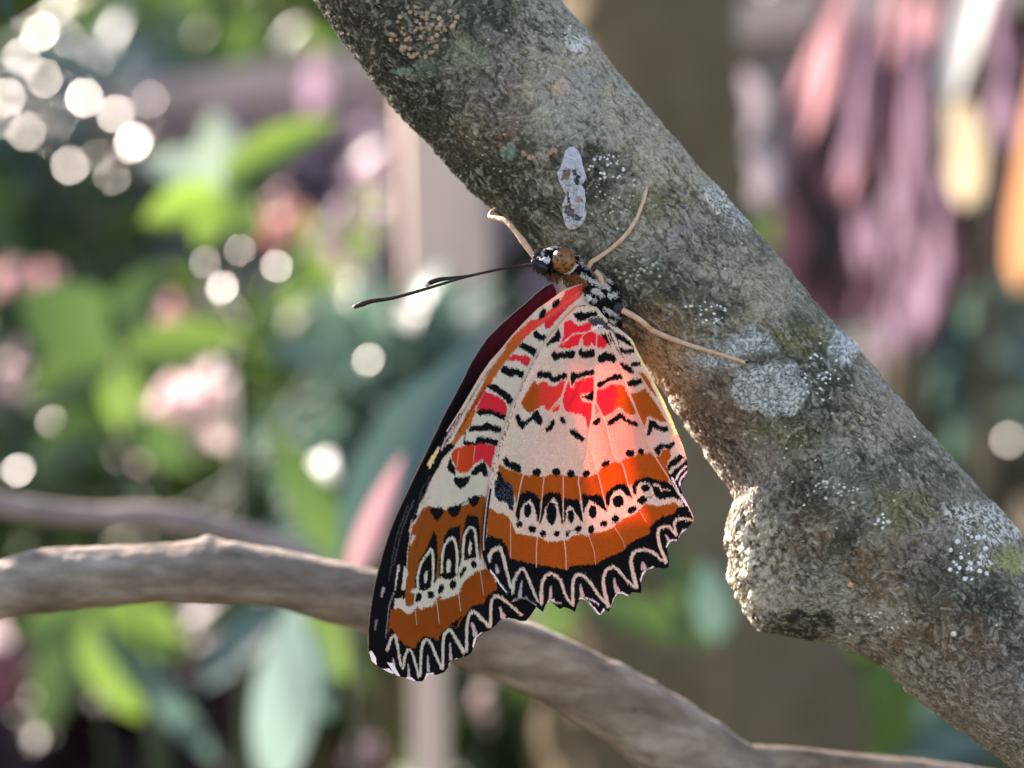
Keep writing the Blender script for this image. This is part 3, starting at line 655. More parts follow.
body = mesh_obj('body', PD(bv[:, 0], bv[:, 1], bv[:, 2]), bfaces, m_body, bf, attrs={'Col': np.clip(bp.c, 0.004, 0.95)})

# ---- eye
m_eye, nt, out = newmat('amber_eye')
tc = N(nt, 'ShaderNodeTexCoord'); vo = N(nt, 'ShaderNodeTexVoronoi'); vo.inputs['Scale'].default_value = 1900
nt.links.new(tc.outputs['Object'], vo.inputs['Vector'])
r = N(nt, 'ShaderNodeValToRGB'); r.color_ramp.elements[0].position = 0.30; r.color_ramp.elements[0].color = (0.045,0.014,0.005,1)
r.color_ramp.elements[1].position = 0.5; r.color_ramp.elements[1].color = (0.27,0.09,0.012,1)
nt.links.new(vo.outputs['Distance'], r.inputs[0])
b = N(nt, 'ShaderNodeBsdfPrincipled'); b.inputs['Roughness'].default_value = 0.32; b.inputs['Specular IOR Level'].default_value = 0.6
nt.links.new(r.outputs[0], b.inputs['Base Color'])
v2 = N(nt, 'ShaderNodeTexVoronoi'); v2.inputs['Scale'].default_value = 9000; nt.links.new(tc.outputs['Object'], v2.inputs['Vector'])
bpn = N(nt, 'ShaderNodeBump'); bpn.inputs['Strength'].default_value = 0.5; bpn.inputs['Distance'].default_value = 0.00005
nt.links.new(v2.outputs['Distance'], bpn.inputs['Height']); nt.links.new(bpn.outputs[0], b.inputs['Normal']); nt.links.new(b.outputs[0], out.inputs[0])
u, w = np.meshgrid(np.linspace(0, math.pi, 33), np.linspace(0, 2*math.pi, 48, endpoint=False), indexing='ij')
ex = 563.3+12.4*np.sin(u)*np.cos(w); ey = 260.5+12.8*np.sin(u)*np.sin(w); ez = 3.0-10*np.cos(u)
i, k = np.meshgrid(np.arange(32), np.arange(48), indexing='ij')
ef = np.stack([(i*48+k).ravel(), (i*48+(k+1) % 48).ravel(), ((i+1)*48+(k+1) % 48).ravel(), ((i+1)*48+k).ravel()], 1)
mesh_obj('eye', PD(ex.ravel(), ey.ravel(), ez.ravel()), ef[:, ::-1], m_eye, bf)

# ---- palp, proboscis base
m_blk = rough_mat('black_chitin', 900, [(0.3,(0.006,0.006,0.01)),(0.7,(0.03,0.028,0.035))], rough=0.4, bump=0.3, bdist=0.0001, spec=0.25)
m_ant = rough_mat('antenna_dark_brown', 1500, [(0.35,(0.012,0.007,0.006)),(0.7,(0.05,0.022,0.016))], rough=0.5, bump=0.6, bscale=6000, bdist=0.0001)
m_tip = rough_mat('pale_tip', 900, [(0.3,(0.55,0.42,0.36)),(0.7,(0.7,0.58,0.5))], rough=0.5, bump=0.1)
def px_tube(name, pts, rad, mat, parent=bf, n=40, seg=12, dots=None):
    s = spline(np.array(pts, float), n)
    R = np.interp(np.linspace(0, 1, n), np.linspace(0, 1, len(rad)), rad)*MM
    V, F = tube(PD(s[:, 0], s[:, 1], s[:, 2]), R, seg)
    return mesh_obj(name, V, F, mat, parent)
px_tube('palp', [(546,270,2,),(540,266,-1),(534,262,-3),(532,260,-4)], [4.5,5.5,4,1.2], m_blk, n=20)
px_tube('palp', [(546,262,16),(538,257,15),(533,257,14)], [4.5,4.5,1.5], m_blk, n=20)
a1 = px_tube('antenna', [(540,266,2),(532.5,265.3,0),(520,266,-1),(501,269,-3),(462,278,-5),(429,288,-6),(394,297.6,-7),(372,301,-7),(362,304,-7),(354,307,-7)], [1.5,1.4,1.3,1.25,1.3,1.5,1.8,2.4,2.9,2.0], m_ant, n=90, seg=12)
px_tube('tip', [(356,306,-7.2),(353.6,307.2,-7.2),(352.4,307.8,-7.2)], [2.0,1.7,0.5], m_tip, a1, n=8)
a2 = px_tube('antenna', [(540,264,8),(522,265.5,8),(500,269.0,8),(470,275.5,8),(452,278,8),(440,279.5,8),(431,282.5,8),(428,284.5,8)], [1.4,1.3,1.2,1.3,1.7,2.3,2.6,1.7], m_ant, n=70)
px_tube('tip', [(429,284,8),(426.5,285.5,8),(425.3,286.3,8)], [2.0,1.8,0.5], m_tip, a2, n=8)

# ---- legs
m_leg = rough_mat('pale_leg', 1200, [(0.3,(0.56,0.33,0.20)),(0.7,(0.76,0.52,0.37))], rough=0.5, bump=0.5, bscale=5000, bdist=0.00012)
m_knee = rough_mat('black_leg_joint', 1200, [(0.3,(0.008,0.008,0.012)),(0.7,(0.05,0.04,0.045))], rough=0.45)
OX, OY = 560.0, 0.0; DX, DY = 0.652, 0.758; NX, NY = 0.758, -0.652
FRONT = 4.0                      # depth of the nearest line of the bough (px units)
def surf_dep(px, py):
    s = (px-OX)*NX+(py-OY)*NY
    c = np.clip((s+95)/95.0, -1, 1)
    return FRONT+95-95*np.sqrt(np.maximum(0, 1-c*c))
def leg(pts, rad, extra=()):
    pp = [(x, y, (surf_dep(x, y)-z) if rel else z) for x, y, z, rel in pts]
    qq = np.array(pp, float); ll = np.concatenate([[0], np.cumsum(np.linalg.norm(np.diff(qq, axis=0), axis=1))]); tq = np.linspace(0, ll[-1], 60)
    lin = np.stack([np.interp(tq, ll, qq[:, a_]) for a_ in range(3)], 1); kk_ = lin.copy(); kk_[1:-1] = (lin[:-2]+2*lin[1:-1]+lin[2:])/4; sp_ = kk_; R_ = np.interp(np.linspace(0, 1, 60), np.linspace(0, 1, len(rad)), rad)
    for q_ in (0.33, 0.52, 0.66, 0.76, 0.85, 0.93):      # joints of the foot swell slightly
        R_ = R_*(1+0.16*np.exp(-((np.linspace(0, 1, 60)-q_)/0.012)**2))
    V, F_ = tube(PD(sp_[:, 0], sp_[:, 1], sp_[:, 2]), R_*MM*0.95, 12)
    hv = []; hf = []                                     # short spines along the shin and foot
    for _ in range(46):
        i_ = random.randrange(18, 58); c_ = sp_[i_]; t_ = sp_[i_+1]-sp_[i_-1]; t_ /= np.linalg.norm(t_)
        d_ = np.cross(t_, rng.normal(size=3)); d_ /= np.linalg.norm(d_); e_ = d_*0.75+t_*0.65; b0 = c_+d_*R_[i_]*0.8; l_ = random.uniform(1.4, 2.8); o_ = len(hv)
        s1 = np.cross(e_, t_); s1 /= np.linalg.norm(s1)+1e-9; s2 = np.cross(e_, s1)
        for an in (0, 2.09, 4.19): hv.append(b0+(s1*math.cos(an)+s2*math.sin(an))*0.22)
        hv.append(b0+e_*l_); hf += [(o_, o_+1, o_+3), (o_+1, o_+2, o_+3), (o_+2, o_, o_+3)]
    hv = np.array(hv); V, F_ = merge([(V, F_), (PD(hv[:, 0], hv[:, 1], hv[:, 2]), hf)])
    o = mesh_obj('leg', V, F_, m_leg, bf)
    for (x, y, z, rel, r) in extra:
        zz = (surf_dep(x, y)-z) if rel else z
        u, w = np.meshgrid(np.linspace(0, math.pi, 13), np.linspace(0, 2*math.pi, 16, endpoint=False), indexing='ij')
        i, k = np.meshgrid(np.arange(12), np.arange(16), indexing='ij')
        f = np.stack([(i*16+k).ravel(), (i*16+(k+1) % 16).ravel(), ((i+1)*16+(k+1) % 16).ravel(), ((i+1)*16+k).ravel()], 1)
        v = PD((x+r*np.sin(u)*np.cos(w)).ravel(), (y+r*np.sin(u)*np.sin(w)).ravel(), (zz-r*np.cos(u)).ravel())
        mesh_obj('knee', v, f[:, ::-1], m_knee, o)
    return o
leg([(588,268,10,0),(591,262,6,0),(598,258,4,0),(611,249,5,1),(622,239,5,1),(629,231,4,1),(637,218,2.5,1),(643,202,1.5,1),(645.5,192,1.2,1),(647,186.5,0.6,1)], [2.6,2.5,2.3,2.2,2.2,2.3,2.0,1.9,2.2,1.7])
l2 = leg([(616,308,6,0),(622,310,2,0),(630,314,0,0),(640,320,2,0),(646,325,2.5,0),(651,330,4,1),(667,337,4,1),(692,346,3,1),(716,353,2,1),(738,360,1.5,1),(746,363,1,1)], [3.2,3.3,3.0,3.0,3.0,2.9,2.5,2.2,2.1,2.1,1.8], [(618,308,3,0,6.0)])
px_tube('claw', [(745,362.5,surf_dep(745,362)-1.5),(748,362,surf_dep(748,362)-1.2),(750,359.5,surf_dep(750,360)+0.5)], [1.4,1.2,0.3], m_knee, l2, n=10)
leg([(545,268,16,0),(536,260,18,0),(532,254,20,0),(520,237,24,0),(511,226,30,0),(505,220.5,36,0),(498,218.5,44,0),(489.5,217,52,0),(490.5,212,58,0),(496,208,66,0)], [2.0,2.2,3.0,3.4,2.6,2.6,3.0,2.6,1.8,1.2])
leg([(604,290,4,0),(600,276,-2,0),(594,270,-4,0)], [3.0,2.6,2.0], [(594,270,-4,0,2.4)])

# ---- hair: tapered bristles on the thorax, face and leg bases
def bristles(name, n, sampler, mat, parent, L=(2.5, 5.5), r=0.32):
    V = []; F = []
    for q in range(n):
        c, dr = sampler()
        l = random.uniform(*L); dr = np.array(dr)+rng.normal(size=3)*0.35; dr /= np.linalg.norm(dr)
        a = np.cross(dr, [0.3, 0.5, 0.8]); a /= np.linalg.norm(a); b = np.cross(dr, a); o = len(V)
        for an in (0, 2.09, 4.19): V.append(c+(a*math.cos(an)+b*math.sin(an))*r)
        m = c+dr*l*0.6+np.array([0, 0.15*l, 0]);
        for an in (0, 2.09, 4.19): V.append(m+(a*math.cos(an)+b*math.sin(an))*r*0.7)
        V.append(c+dr*l+np.array([0, 0.45*l, 0]))
        for k in range(3):
            F.append((o+k, o+(k+1) % 3, o+3+(k+1) % 3, o+3+k)); F.append((o+3+k, o+3+(k+1) % 3, o+6))
    V = np.array(V)
    return mesh_obj(name, PD(V[:, 0], V[:, 1], V[:, 2]), F, mat, parent)
bn = len(bv)
def samp(y0, y1, x0=500, x1=700, lum=None):
    idx = np.nonzero((bv[:, 1] > y0) & (bv[:, 1] < y1) & (bv[:, 0] > x0) & (bv[:, 0] < x1) & (bv[:, 2] < 20))[0]
    if lum is not None:
        l = bp.c[idx].max(axis=1); idx = idx[(l > 0.3) if lum else (l < 0.15)]
    def f():
        i = random.choice(idx); d = dirv[i]/ln[i]; return bv[i], d+np.array([0.25, 0.25, 0])
    return f
m_hw = rough_mat('white_hair', 500, [(0.3,(0.55,0.5,0.42)),(0.7,(0.75,0.7,0.62))], rough=0.5, bump=0)
m_hb = rough_mat('black_hair', 500, [(0.3,(0.01,0.01,0.012)),(0.7,(0.03,0.02,0.02))], rough=0.5, bump=0)
m_hr = rough_mat('brown_hair', 500, [(0.3,(0.10,0.04,0.015)),(0.7,(0.22,0.09,0.035))], rough=0.5, bump=0)
bristles('hair', 480, samp(268, 330, 575, 640, True), m_hw, bf)
bristles('hair', 300, samp(255, 330, 530, 640, False), m_hb, bf, L=(2, 5))
bristles('hair', 200, samp(272, 296, 545, 588), m_hr, bf, L=(3, 7))
bristles('hair', 40, samp(245, 262, 568, 585), m_hw, bf, L=(4, 7))

# ================================================================== the lichened bough
LE = np.array([(270,-62),(300,-25),(315,0),(335,28),(350,50),(365,68),(380,90),(405,120),(430,145),(470,190),(500,215),(545,262),(600,320),(650,372),(690,430),(716,468),(731,488),(735,500),(731,512),(728,530),(729,547),(731,565),(735,590),(746,612),(760,631),(775,634),(800,639),(832,643),(850,650),(870,658),(885,668),(920,702),(960,730),(1010,764),(1060,800),(1120,850)], float)
RE = np.array([(500,-72),(560,0),(585,28),(620,75),(655,115),(700,170),(730,203),(760,235),(795,278),(830,320),(865,358),(900,400),(930,435),(960,468),(1000,512),(1024,540),(1100,630),(1160,705)], float)
tl = (LE[:, 0]-OX)*DX+(LE[:, 1]-OY)*DY; sl = (LE[:, 0]-OX)*NX+(LE[:, 1]-OY)*NY
tr = (RE[:, 0]-OX)*DX+(RE[:, 1]-OY)*DY; sr = (RE[:, 0]-OX)*NX+(RE[:, 1]-OY)*NY
tt = np.arange(-170, 905, 0.95)
th_front = np.linspace(-0.12, math.pi+0.25, 400); th_back = np.linspace(math.pi+0.25, 2*math.pi-0.12, 60)[1:-1]
th = np.concatenate([th_front, th_back])
order = np.argsort(tl); SL = np.interp(tt, tl[order], sl[order]); SR = np.interp(tt, tr, sr)
TT, TH = np.meshgrid(tt, th, indexing='ij')
sLg = SL[:, None]; sRg = SR[:, None]
cs = np.cos(TH); sn = np.sin(TH)
S = np.where(cs < 0, -95+cs*(-95-sLg), -95+cs*(95+sRg))
DEP = FRONT+95-95*sn*np.where(cs < 0, 1, 1)
# bump on the lower left makes the front swell a little too
X0 = OX+TT*DX+S*NX; Y0 = OY+TT*DY+S*NY
nx3 = TT; 
def ft(sc, z=0.0, o=4): return fbm(TT*sc, S*sc, DEP*sc+z, o)
big = ft(0.012, 1.1, 3); mid = ft(0.05, 2.2, 4); fine = ft(0.22, 3.3, 3); fib = fbm(TT*0.10, S*0.32, DEP*0.32, 3)
ridge = 1-np.abs(fbm(TT*0.09, S*0.09, DEP*0.09+8, 3))*2.2
bumpmask = np.exp(-(((X0-747)/42)**2+((Y0-568)/70)**2)**1.5)*(cs < 0.3)
lump = np.maximum(0, perlin(X0*0.10, Y0*0.085, DEP*0.09))*1.2+0.6*np.maximum(0, perlin(X0*0.22, Y0*0.2, DEP*0.2+4))
crk = 1-np.abs(fbm(TT*0.035, S*0.06, DEP*0.06+21, 4))*7; crk = np.clip(crk, 0, 1)*sstep(0.0, 0.2, perlin(X0*0.02, Y0*0.02, 77))
crag = perlin(TT*0.28, S*0.28, DEP*0.28+40)
disp = 1.5*big+1.2*mid+0.95*fine+0.7*ridge+0.3*perlin(TT*0.5, S*0.5, DEP*0.5)
disp = disp+sstep(-120, -185, S)*sstep(420, 200, TT)*(1.5*np.maximum(crag, 0)+0.9*perlin(TT*0.13, S*0.13, DEP*0.13))
flk = np.maximum(0, perlin(X0*0.055, Y0*0.045, DEP*0.05+3)); rimk = sstep(775, 745, X0+6*perlin(X0*0.05, Y0*0.05, 3)); bumpmask = bumpmask*(0.22+0.78*rimk); disp = disp+bumpmask*(4.5*lump+8*flk+1.5*perlin(X0*0.35, Y0*0.35, DEP*0.35))
und = np.exp(-(((X0-840)/14)**2+((Y0-650)/7)**2)); disp = disp+3.5*und*(0.6+perlin(X0*0.3, Y0*0.3))
# masks in the photo's own frame (only meaningful on the camera side)
frontm = (sn > -0.2)
jx = X0+9*perlin(X0*0.06, Y0*0.06, 1.0)+3*perlin(X0*0.25, Y0*0.25, 2.0); jy = Y0+9*perlin(X0*0.06, Y0*0.06, 5.0)+3*perlin(X0*0.25, Y0*0.25, 6.0)
def em(cx, cy, rx, ry, soft=0.15):
    d = np.sqrt(((jx-cx)/rx)**2+((jy-cy)/ry)**2); return sstep(1+soft, 1-soft, d)*frontm
C = np.zeros(TT.shape+(3,))
def mixc(m, col):
    global C
    C = C*(1-m[..., None])+np.array(col)*m[..., None]
C[:] = (0.150, 0.138, 0.108)
wx = X0+9*perlin(X0*0.035, Y0*0.035, 31.0)+4*perlin(X0*0.11, Y0*0.11, 32.0); wy = Y0+9*perlin(X0*0.035, Y0*0.035, 41.0)+4*perlin(X0*0.11, Y0*0.11, 42.0)
n_a = fbm(wx*0.011, wy*0.011, DEP*0.01+3, 4); n_b = fbm(wx*0.028, wy*0.028, DEP*0.03+13, 4); n_c = fbm(wx*0.08, wy*0.08, DEP*0.08+23, 4); n_d = fbm(wx*0.26, wy*0.26, DEP*0.3, 3); n_e = perlin(X0*0.6, Y0*0.6, DEP*0.6)
def reg(cx, cy, rx, ry, col, a=0.7, soft=0.6, nz=0.5):
    d = np.sqrt(((jx-cx)/rx)**2+((jy-cy)/ry)**2)+0.30*n_b+0.18*n_c
    m = sstep(1+soft*0.5, 1-soft*0.5, d)*frontm*min(1.0, a*1.3)*(1-nz*sstep(-0.1, 0.35, n_c))
    mixc(m, col)
GRN = (0.070,0.085,0.062); GRY = (0.255,0.26,0.235); BRN = (0.165,0.112,0.070); PUR = (0.215,0.185,0.175); TAN = (0.32,0.275,0.21); DRK = (0.042,0.043,0.038); OLV = (0.150,0.142,0.058)
mixc(sstep(0.0, 0.22, n_b)*0.6, (0.215,0.205,0.17)); mixc(sstep(0.02, 0.3, -n_b)*0.55, (0.095,0.095,0.07))
reg(400,60,110,90,GRN,.75); reg(360,30,50,60,DRK,.6); reg(400,110,40,50,DRK,.6); reg(470,170,55,70,GRN,.85); reg(500,215,45,50,GRN,.8); reg(480,130,35,30,BRN,.6); reg(500,80,50,45,PUR,.6)
reg(560,70,45,60,TAN,.65); reg(590,110,50,40,GRY,.6); reg(640,130,40,60,TAN,.7); reg(680,190,40,50,TAN,.75); reg(570,20,40,30,GRY,.6); reg(620,60,25,40,TAN,.7)
reg(600,170,40,26,DRK,.5); reg(640,230,50,40,GRY,.5); reg(655,205,30,20,OLV,.6); reg(700,250,45,45,PUR,.6); reg(740,290,50,45,TAN,.55); reg(700,300,40,24,DRK,.5); reg(640,290,40,30,GRN,.7); reg(620,330,30,30,BRN,.5)
reg(700,385,50,40,PUR,.6); reg(720,420,40,40,BRN,.6); reg(820,360,40,50,GRN,.8); reg(800,340,26,18,OLV,.7); reg(820,440,50,40,GRN,.6); reg(780,450,40,30,OLV,.5); reg(870,420,40,30,TAN,.55); reg(750,470,40,30,PUR,.7); reg(840,470,50,30,GRY,.5)
reg(800,505,36,28,DRK,.7); reg(860,500,50,40,GRN,.5); reg(820,560,45,45,BRN,.7); reg(870,560,45,40,GRN,.65); reg(910,545,40,60,TAN,.4); reg(890,590,60,50,BRN,.8); reg(930,560,35,40,PUR,.6); reg(800,600,60,40,GRY,.6); reg(860,630,60,30,GRY,.65)
reg(960,600,45,60,GRN,.6); reg(990,640,40,50,DRK,.45); reg(940,660,60,50,BRN,.75); reg(990,710,60,50,PUR,.6); reg(920,680,40,30,GRY,.5); reg(905,510,28,22,OLV,.6); reg(790,625,45,14,DRK,.8,.4,0)
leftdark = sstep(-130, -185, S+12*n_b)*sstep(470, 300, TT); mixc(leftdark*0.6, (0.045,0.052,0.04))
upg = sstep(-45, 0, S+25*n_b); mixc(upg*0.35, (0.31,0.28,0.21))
olive = em(990,560,30,18,.5); mixc(np.clip(olive, 0, 1)*0.4, OLV)
mixc(em(1014,562,18,14,.4), (0.24,0.26,0.11)); mixc(em(466,58,16,15,.7)*0.6, (0.23,0.27,0.17)); mixc(em(664,362,30,50,.7)*0.65, (0.40,0.24,0.11))  # the ochre patch paints in golden light on the bark beside the wing
# crust filigree: pale warped ridges, dark pits
fil = 1-np.abs(fbm(wx*0.075, wy*0.075, DEP*0.07+60, 4))*4.0; mixc(np.clip(fil, 0, 1)*sstep(-0.15, 0.25, n_b)*0.34, (0.40,0.385,0.335))
fis = 1-np.abs(fbm(TT*0.022, S*0.05, DEP*0.05+121, 4))*9; fis = np.clip(fis, 0, 1)*sstep(-0.1, 0.1, perlin(X0*0.015, Y0*0.015, 7)); mixc(fis*0.6, (0.03,0.028,0.022)); disp = disp-1.2*fis
pit = 1-np.abs(fbm(wx*0.10, wy*0.10, DEP*0.1+80, 3))*5.0; mixc(np.clip(pit, 0, 1)*sstep(-0.05, 0.3, -n_a+0.4*n_b)*0.5, (0.035,0.034,0.026))
mixc(sstep(0.18, 0.42, n_d)*0.24, (0.37,0.355,0.30)); mixc(sstep(0.15, 0.42, -n_d)*0.45, (0.05,0.05,0.038))
mixc(crk*0.55, (0.04,0.036,0.028)); disp = disp-1.3*crk
cr2 = sstep(0.30, 0.46, fbm(wx*0.13, wy*0.13, DEP*0.13+90, 3)); mixc(cr2*0.4, (0.36,0.36,0.33)); disp = disp+0.8*np.clip(fil, 0, 1)*sstep(-0.15, 0.25, n_b)-0.6*np.clip(pit, 0, 1)+0.7*cr2
# grey foliose lichen patches
lp = np.clip(em(771,390,39,27,.12)+em(752,343,22,11,.4)+em(718,357,26,14,.6)*0.8+em(842,345,12,20,.3), 0, 1)
mixc(lp*0.9, (0.28,0.30,0.30)); lr = np.abs(fbm(X0*0.16, Y0*0.16, 5.0, 3)); mixc(lp*sstep(0.09, 0.015, lr)*0.85, (0.06,0.065,0.065)); mixc(lp*sstep(0.2, 0.4, lr)*0.6, (0.46,0.47,0.47))
disp = disp+lp*(0.8+2.2*np.minimum(lr, .5))
lp2 = np.clip(em(580,48,9,10,.3)+em(566,34,4,12,.4)+em(718,197,12,22,.5)*(S > -20)+em(740,215,10,14,.5)*.8+em(850,350,10,16,.3)+em(965,520,10,16,.5)+em(990,520,14,16,.4)+em(1010,532,16,12,.4)+em(985,560,9,7,.3)+em(955,515,9,10,.5), 0, 1)
mixc(lp2*sstep(-0.12, 0.18, n_d+0.3*n_e)*0.85, (0.46,0.455,0.44)); disp = disp+lp2*1.2
teal = em(403,73,7,5,.4)+em(508,149,8,6,.4)+em(425,68,14,9,.6)*.5; mixc(np.clip(teal,0,1)*0.7, (0.20,0.29,0.24)); disp = disp+teal*1.0
mixc(np.clip(em(560,88,8,10,.4)+em(655,30,8,6,.5)*0,0,1)*0.7, (0.42,0.30,0.22))
# pale lumpy crust on the knot
mixc(np.clip(bumpmask*1.25, 0, 1)*sstep(-0.25, 0.25, lump-0.25+0.4*n_d), (0.52,0.48,0.41)); mixc(em(758,565,26,60,.8)*sstep(-0.1, 0.3, perlin(X0*.2, Y0*.12, 0))*0.7, (0.42,0.40,0.34))
crust = np.clip(em(675,405,10,7,.5)+em(690,440,8,14,.5)+em(706,458,6,8,.5)+em(714,470,7,8,.5)+em(685,408,4,4,.3), 0, 1)*sstep(0, .3, n_d+.15); mixc(crust*0.9, (0.62,0.58,0.5)); disp = disp+crust*2
rimm = (np.abs(cs+0.99) < 0.03)
# scattered granules and dots (domes)
dots = []
r_ = random.Random(5)
def scatter(cx, cy, rx, ry, n, r0, r1, col, h=1.0):
    for _ in range(n):
        a = r_.uniform(0, 6.28); q = math.sqrt(r_.random()); dots.append((cx+rx*q*math.cos(a), cy+ry*q*math.sin(a), r_.uniform(r0, r1), col, h))
scatter(418,32,28,26,75,1.3,2.6,(0.34,0.25,0.185),1.5); scatter(446,20,12,12,10,1.6,3.0,(0.42,0.28,0.21),1.5); scatter(535,152,22,6,9,1.8,2.8,(0.36,0.23,0.18),1.2)
scatter(605,168,22,14,22,0.8,1.7,(0.66,0.63,0.56),1.0); scatter(705,312,25,14,26,0.7,1.5,(0.62,0.60,0.54),0.8); scatter(822,372,18,34,30,0.8,1.6,(0.66,0.63,0.58),0.9)
scatter(970,560,22,30,34,0.9,2.6,(0.62,0.60,0.56),1.0); scatter(882,523,7,9,10,1.1,2.0,(0.70,0.64,0.60),1.0); scatter(835,490,25,10,22,0.7,1.5,(0.5,0.48,0.42),0.8); scatter(620,205,30,30,30,0.6,1.2,(0.45,0.44,0.38),0.6)
scatter(640,270,25,16,26,0.8,1.8,(0.34,0.36,0.31),0.8); scatter(850,585,1,1,1,2.6,2.7,(0.55,0.33,0.2),1.0); scatter(954,633,1,1,1,2.8,2.9,(0.75,0.62,0.54),1.0); scatter(880,620,30,12,14,0.7,1.5,(0.6,0.58,0.52),.8); scatter(740,30,1,1,1,1,1.2,(0.6,.6,.6),.5)
scatter(700,500,500,400,80,0.5,1.3,(0.5,0.48,0.42),0.6); scatter(560,110,110,110,45,0.5,1.2,(0.42,0.40,0.34),0.6); scatter(820,440,110,110,60,0.5,1.3,(0.45,0.44,0.38),0.6)
for cx, cy, rr, col, h in dots:
    t0 = (cx-OX)*DX+(cy-OY)*DY; s0 = (cx-OX)*NX+(cy-OY)*NY
    i0 = int((t0-tt[0])/0.95)
    a, b2 = max(0, i0-8), min(len(tt), i0+9)
    if a >= b2: continue
    d = np.hypot(X0[a:b2]-cx, Y0[a:b2]-cy)*np.where(sn[a:b2] > 0.1, 1, 99)
    k = sstep(rr*1.15, rr*0.75, d)
    C[a:b2] = C[a:b2]*(1-k[..., None])+np.array(col)*k[..., None]
    disp[a:b2] += h*np.sqrt(np.clip(1-(d/(rr*1.3))**2, 0, 1))*rr*0.55
C = C*np.clip(C.mean(axis=2, keepdims=True)/0.19, 0.2, 3)**0.38
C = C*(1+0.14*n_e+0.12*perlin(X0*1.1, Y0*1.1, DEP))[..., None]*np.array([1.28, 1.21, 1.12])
# apply displacement outwards
outS = cs; outD = -sn
S2 = S+outS*disp; D2 = DEP+outD*disp
X1 = OX+TT*DX+S2*NX; Y1 = OY+TT*DY+S2*NY
nt_, nh = TT.shape
i, k = np.meshgrid(np.arange(nt_-1), np.arange(nh), indexing='ij')
F = np.stack([(i*nh+k).ravel(), (i*nh+(k+1) % nh).ravel(), ((i+1)*nh+(k+1) % nh).ravel(), ((i+1)*nh+k).ravel()], 1)[:, ::-1]
m_bough = attr_mat('lichened_bark', rough=0.85, spec=0.25, bump=(5200, 0.8, 0.00025), gain=(3000, 0.34))
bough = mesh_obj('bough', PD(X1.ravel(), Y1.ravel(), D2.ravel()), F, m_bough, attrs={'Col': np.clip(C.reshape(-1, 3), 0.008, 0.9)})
tag(bough, 'thick lichen-crusted bough slanting down to the lower right, the butterfly clinging to it', 'branch')

# ---- dried sap lump on the bark
sap_out = T('Q')
TL['R'] = (540,130); TL['S'] = (470,190)
sap = T('R',(235,132),(200,160),(180,230),(160,300),(130,345),(145,400),(165,450),(205,520),(175,600),(180,680),(205,768))+T('S',(745,260),(790,320),(835,318),(890,290),(920,240),(936,180),(925,110))+T('R',(360,640),(368,560),(362,480),(338,440),(378,385),(352,300),(330,210),(300,150),(265,130))
sx, sy, sF = wing_grid(sap, 0.6); snap_edge(sx, sy, sF, sap, 0.6)
q = Painter.__new__(Painter); q.x0, q.y0 = sx, sy
idx, d, arc = q.dist(sap+[sap[0]], 14, True); ed = np.full(len(sx), 12.0); ed[idx] = d
rid = np.abs(fbm(sx*0.16, sy*0.12, 4.0, 4))
h = 3.4*np.sqrt(np.clip(ed/7, 0, 1))*(0.75+0.9*np.clip(rid, 0, 1))+0.9*perlin(sx*0.4, sy*0.4)+0.5*perlin(sx*1.1, sy*1.1)
sc = np.tile(np.array((0.50,0.49,0.53)), (len(sx), 1))
k = sstep(0.16, 0.03, rid)*(sy > 168); sc = sc*(1-0.5*k[:, None])+np.array((0.16,0.14,0.15))*0.5*k[:, None]
for k_, cx, cy, rx, ry, an, col, dp in [('R',205,365,45,42,0,(0.20,0.14,0.10),2.2),('R',300,395,16,38,-15,(0.03,0.03,0.04),3),('R',225,540,16,48,-10,(0.06,0.05,0.05),2.5),('S',800,175,34,62,-35,(0.13,0.10,0.10),3),('S',868,222,22,18,0,(0.09,0.08,0.10),2),('R',275,345,14,16,0,(0.05,.05,.07),2),('R',320,560,26,20,0,(0.35,0.22,0.17),0.3)]:
    c = T(k_, (cx, cy))[0]; a = math.radians(an); dx = sx-c[0]+4.0*perlin(sx*.22,sy*.22,1)+1.2*perlin(sx*.7,sy*.7,1); dy = sy-c[1]+4.0*perlin(sx*.22,sy*.22,4)+1.2*perlin(sx*.7,sy*.7,4)
    e = np.sqrt(((dx*math.cos(a)+dy*math.sin(a))/(rx/8))**2+((-dx*math.sin(a)+dy*math.cos(a))/(ry/8))**2); kk = sstep(1.15, 0.8, e)
    sc = sc*(1-kk[:, None])+np.array(col)*kk[:, None]; h -= dp*kk
sc *= (1+0.28*perlin(sx*0.6, sy*0.6)+0.2*perlin(sx*0.2, sy*0.2))[:, None]; wsh = sstep(4.5, 1.0, ed+2*perlin(sx*0.3, sy*0.3))*(perlin(sx*0.25, sy*0.25, 9) > -0.05); sc = sc*(1-0.55*wsh[:, None])+np.array((0.66,0.66,0.72))*0.55*wsh[:, None]
sd = surf_dep(sx, sy)-np.where(ed < 0.5, -1.5, h+0.6)
m_sap = attr_mat('dried_sap', rough=0.45, spec=0.5, bump=(4000, 0.4, 0.0001))
so = mesh_obj('dried_sap', PD(sx, sy, sd), sF, m_sap, attrs={'Col': np.clip(sc, 0.01, 0.9)})
tag(so, "pale lilac-grey crusty lump with dark pits stuck on the bark just above the butterfly's head", 'sap')

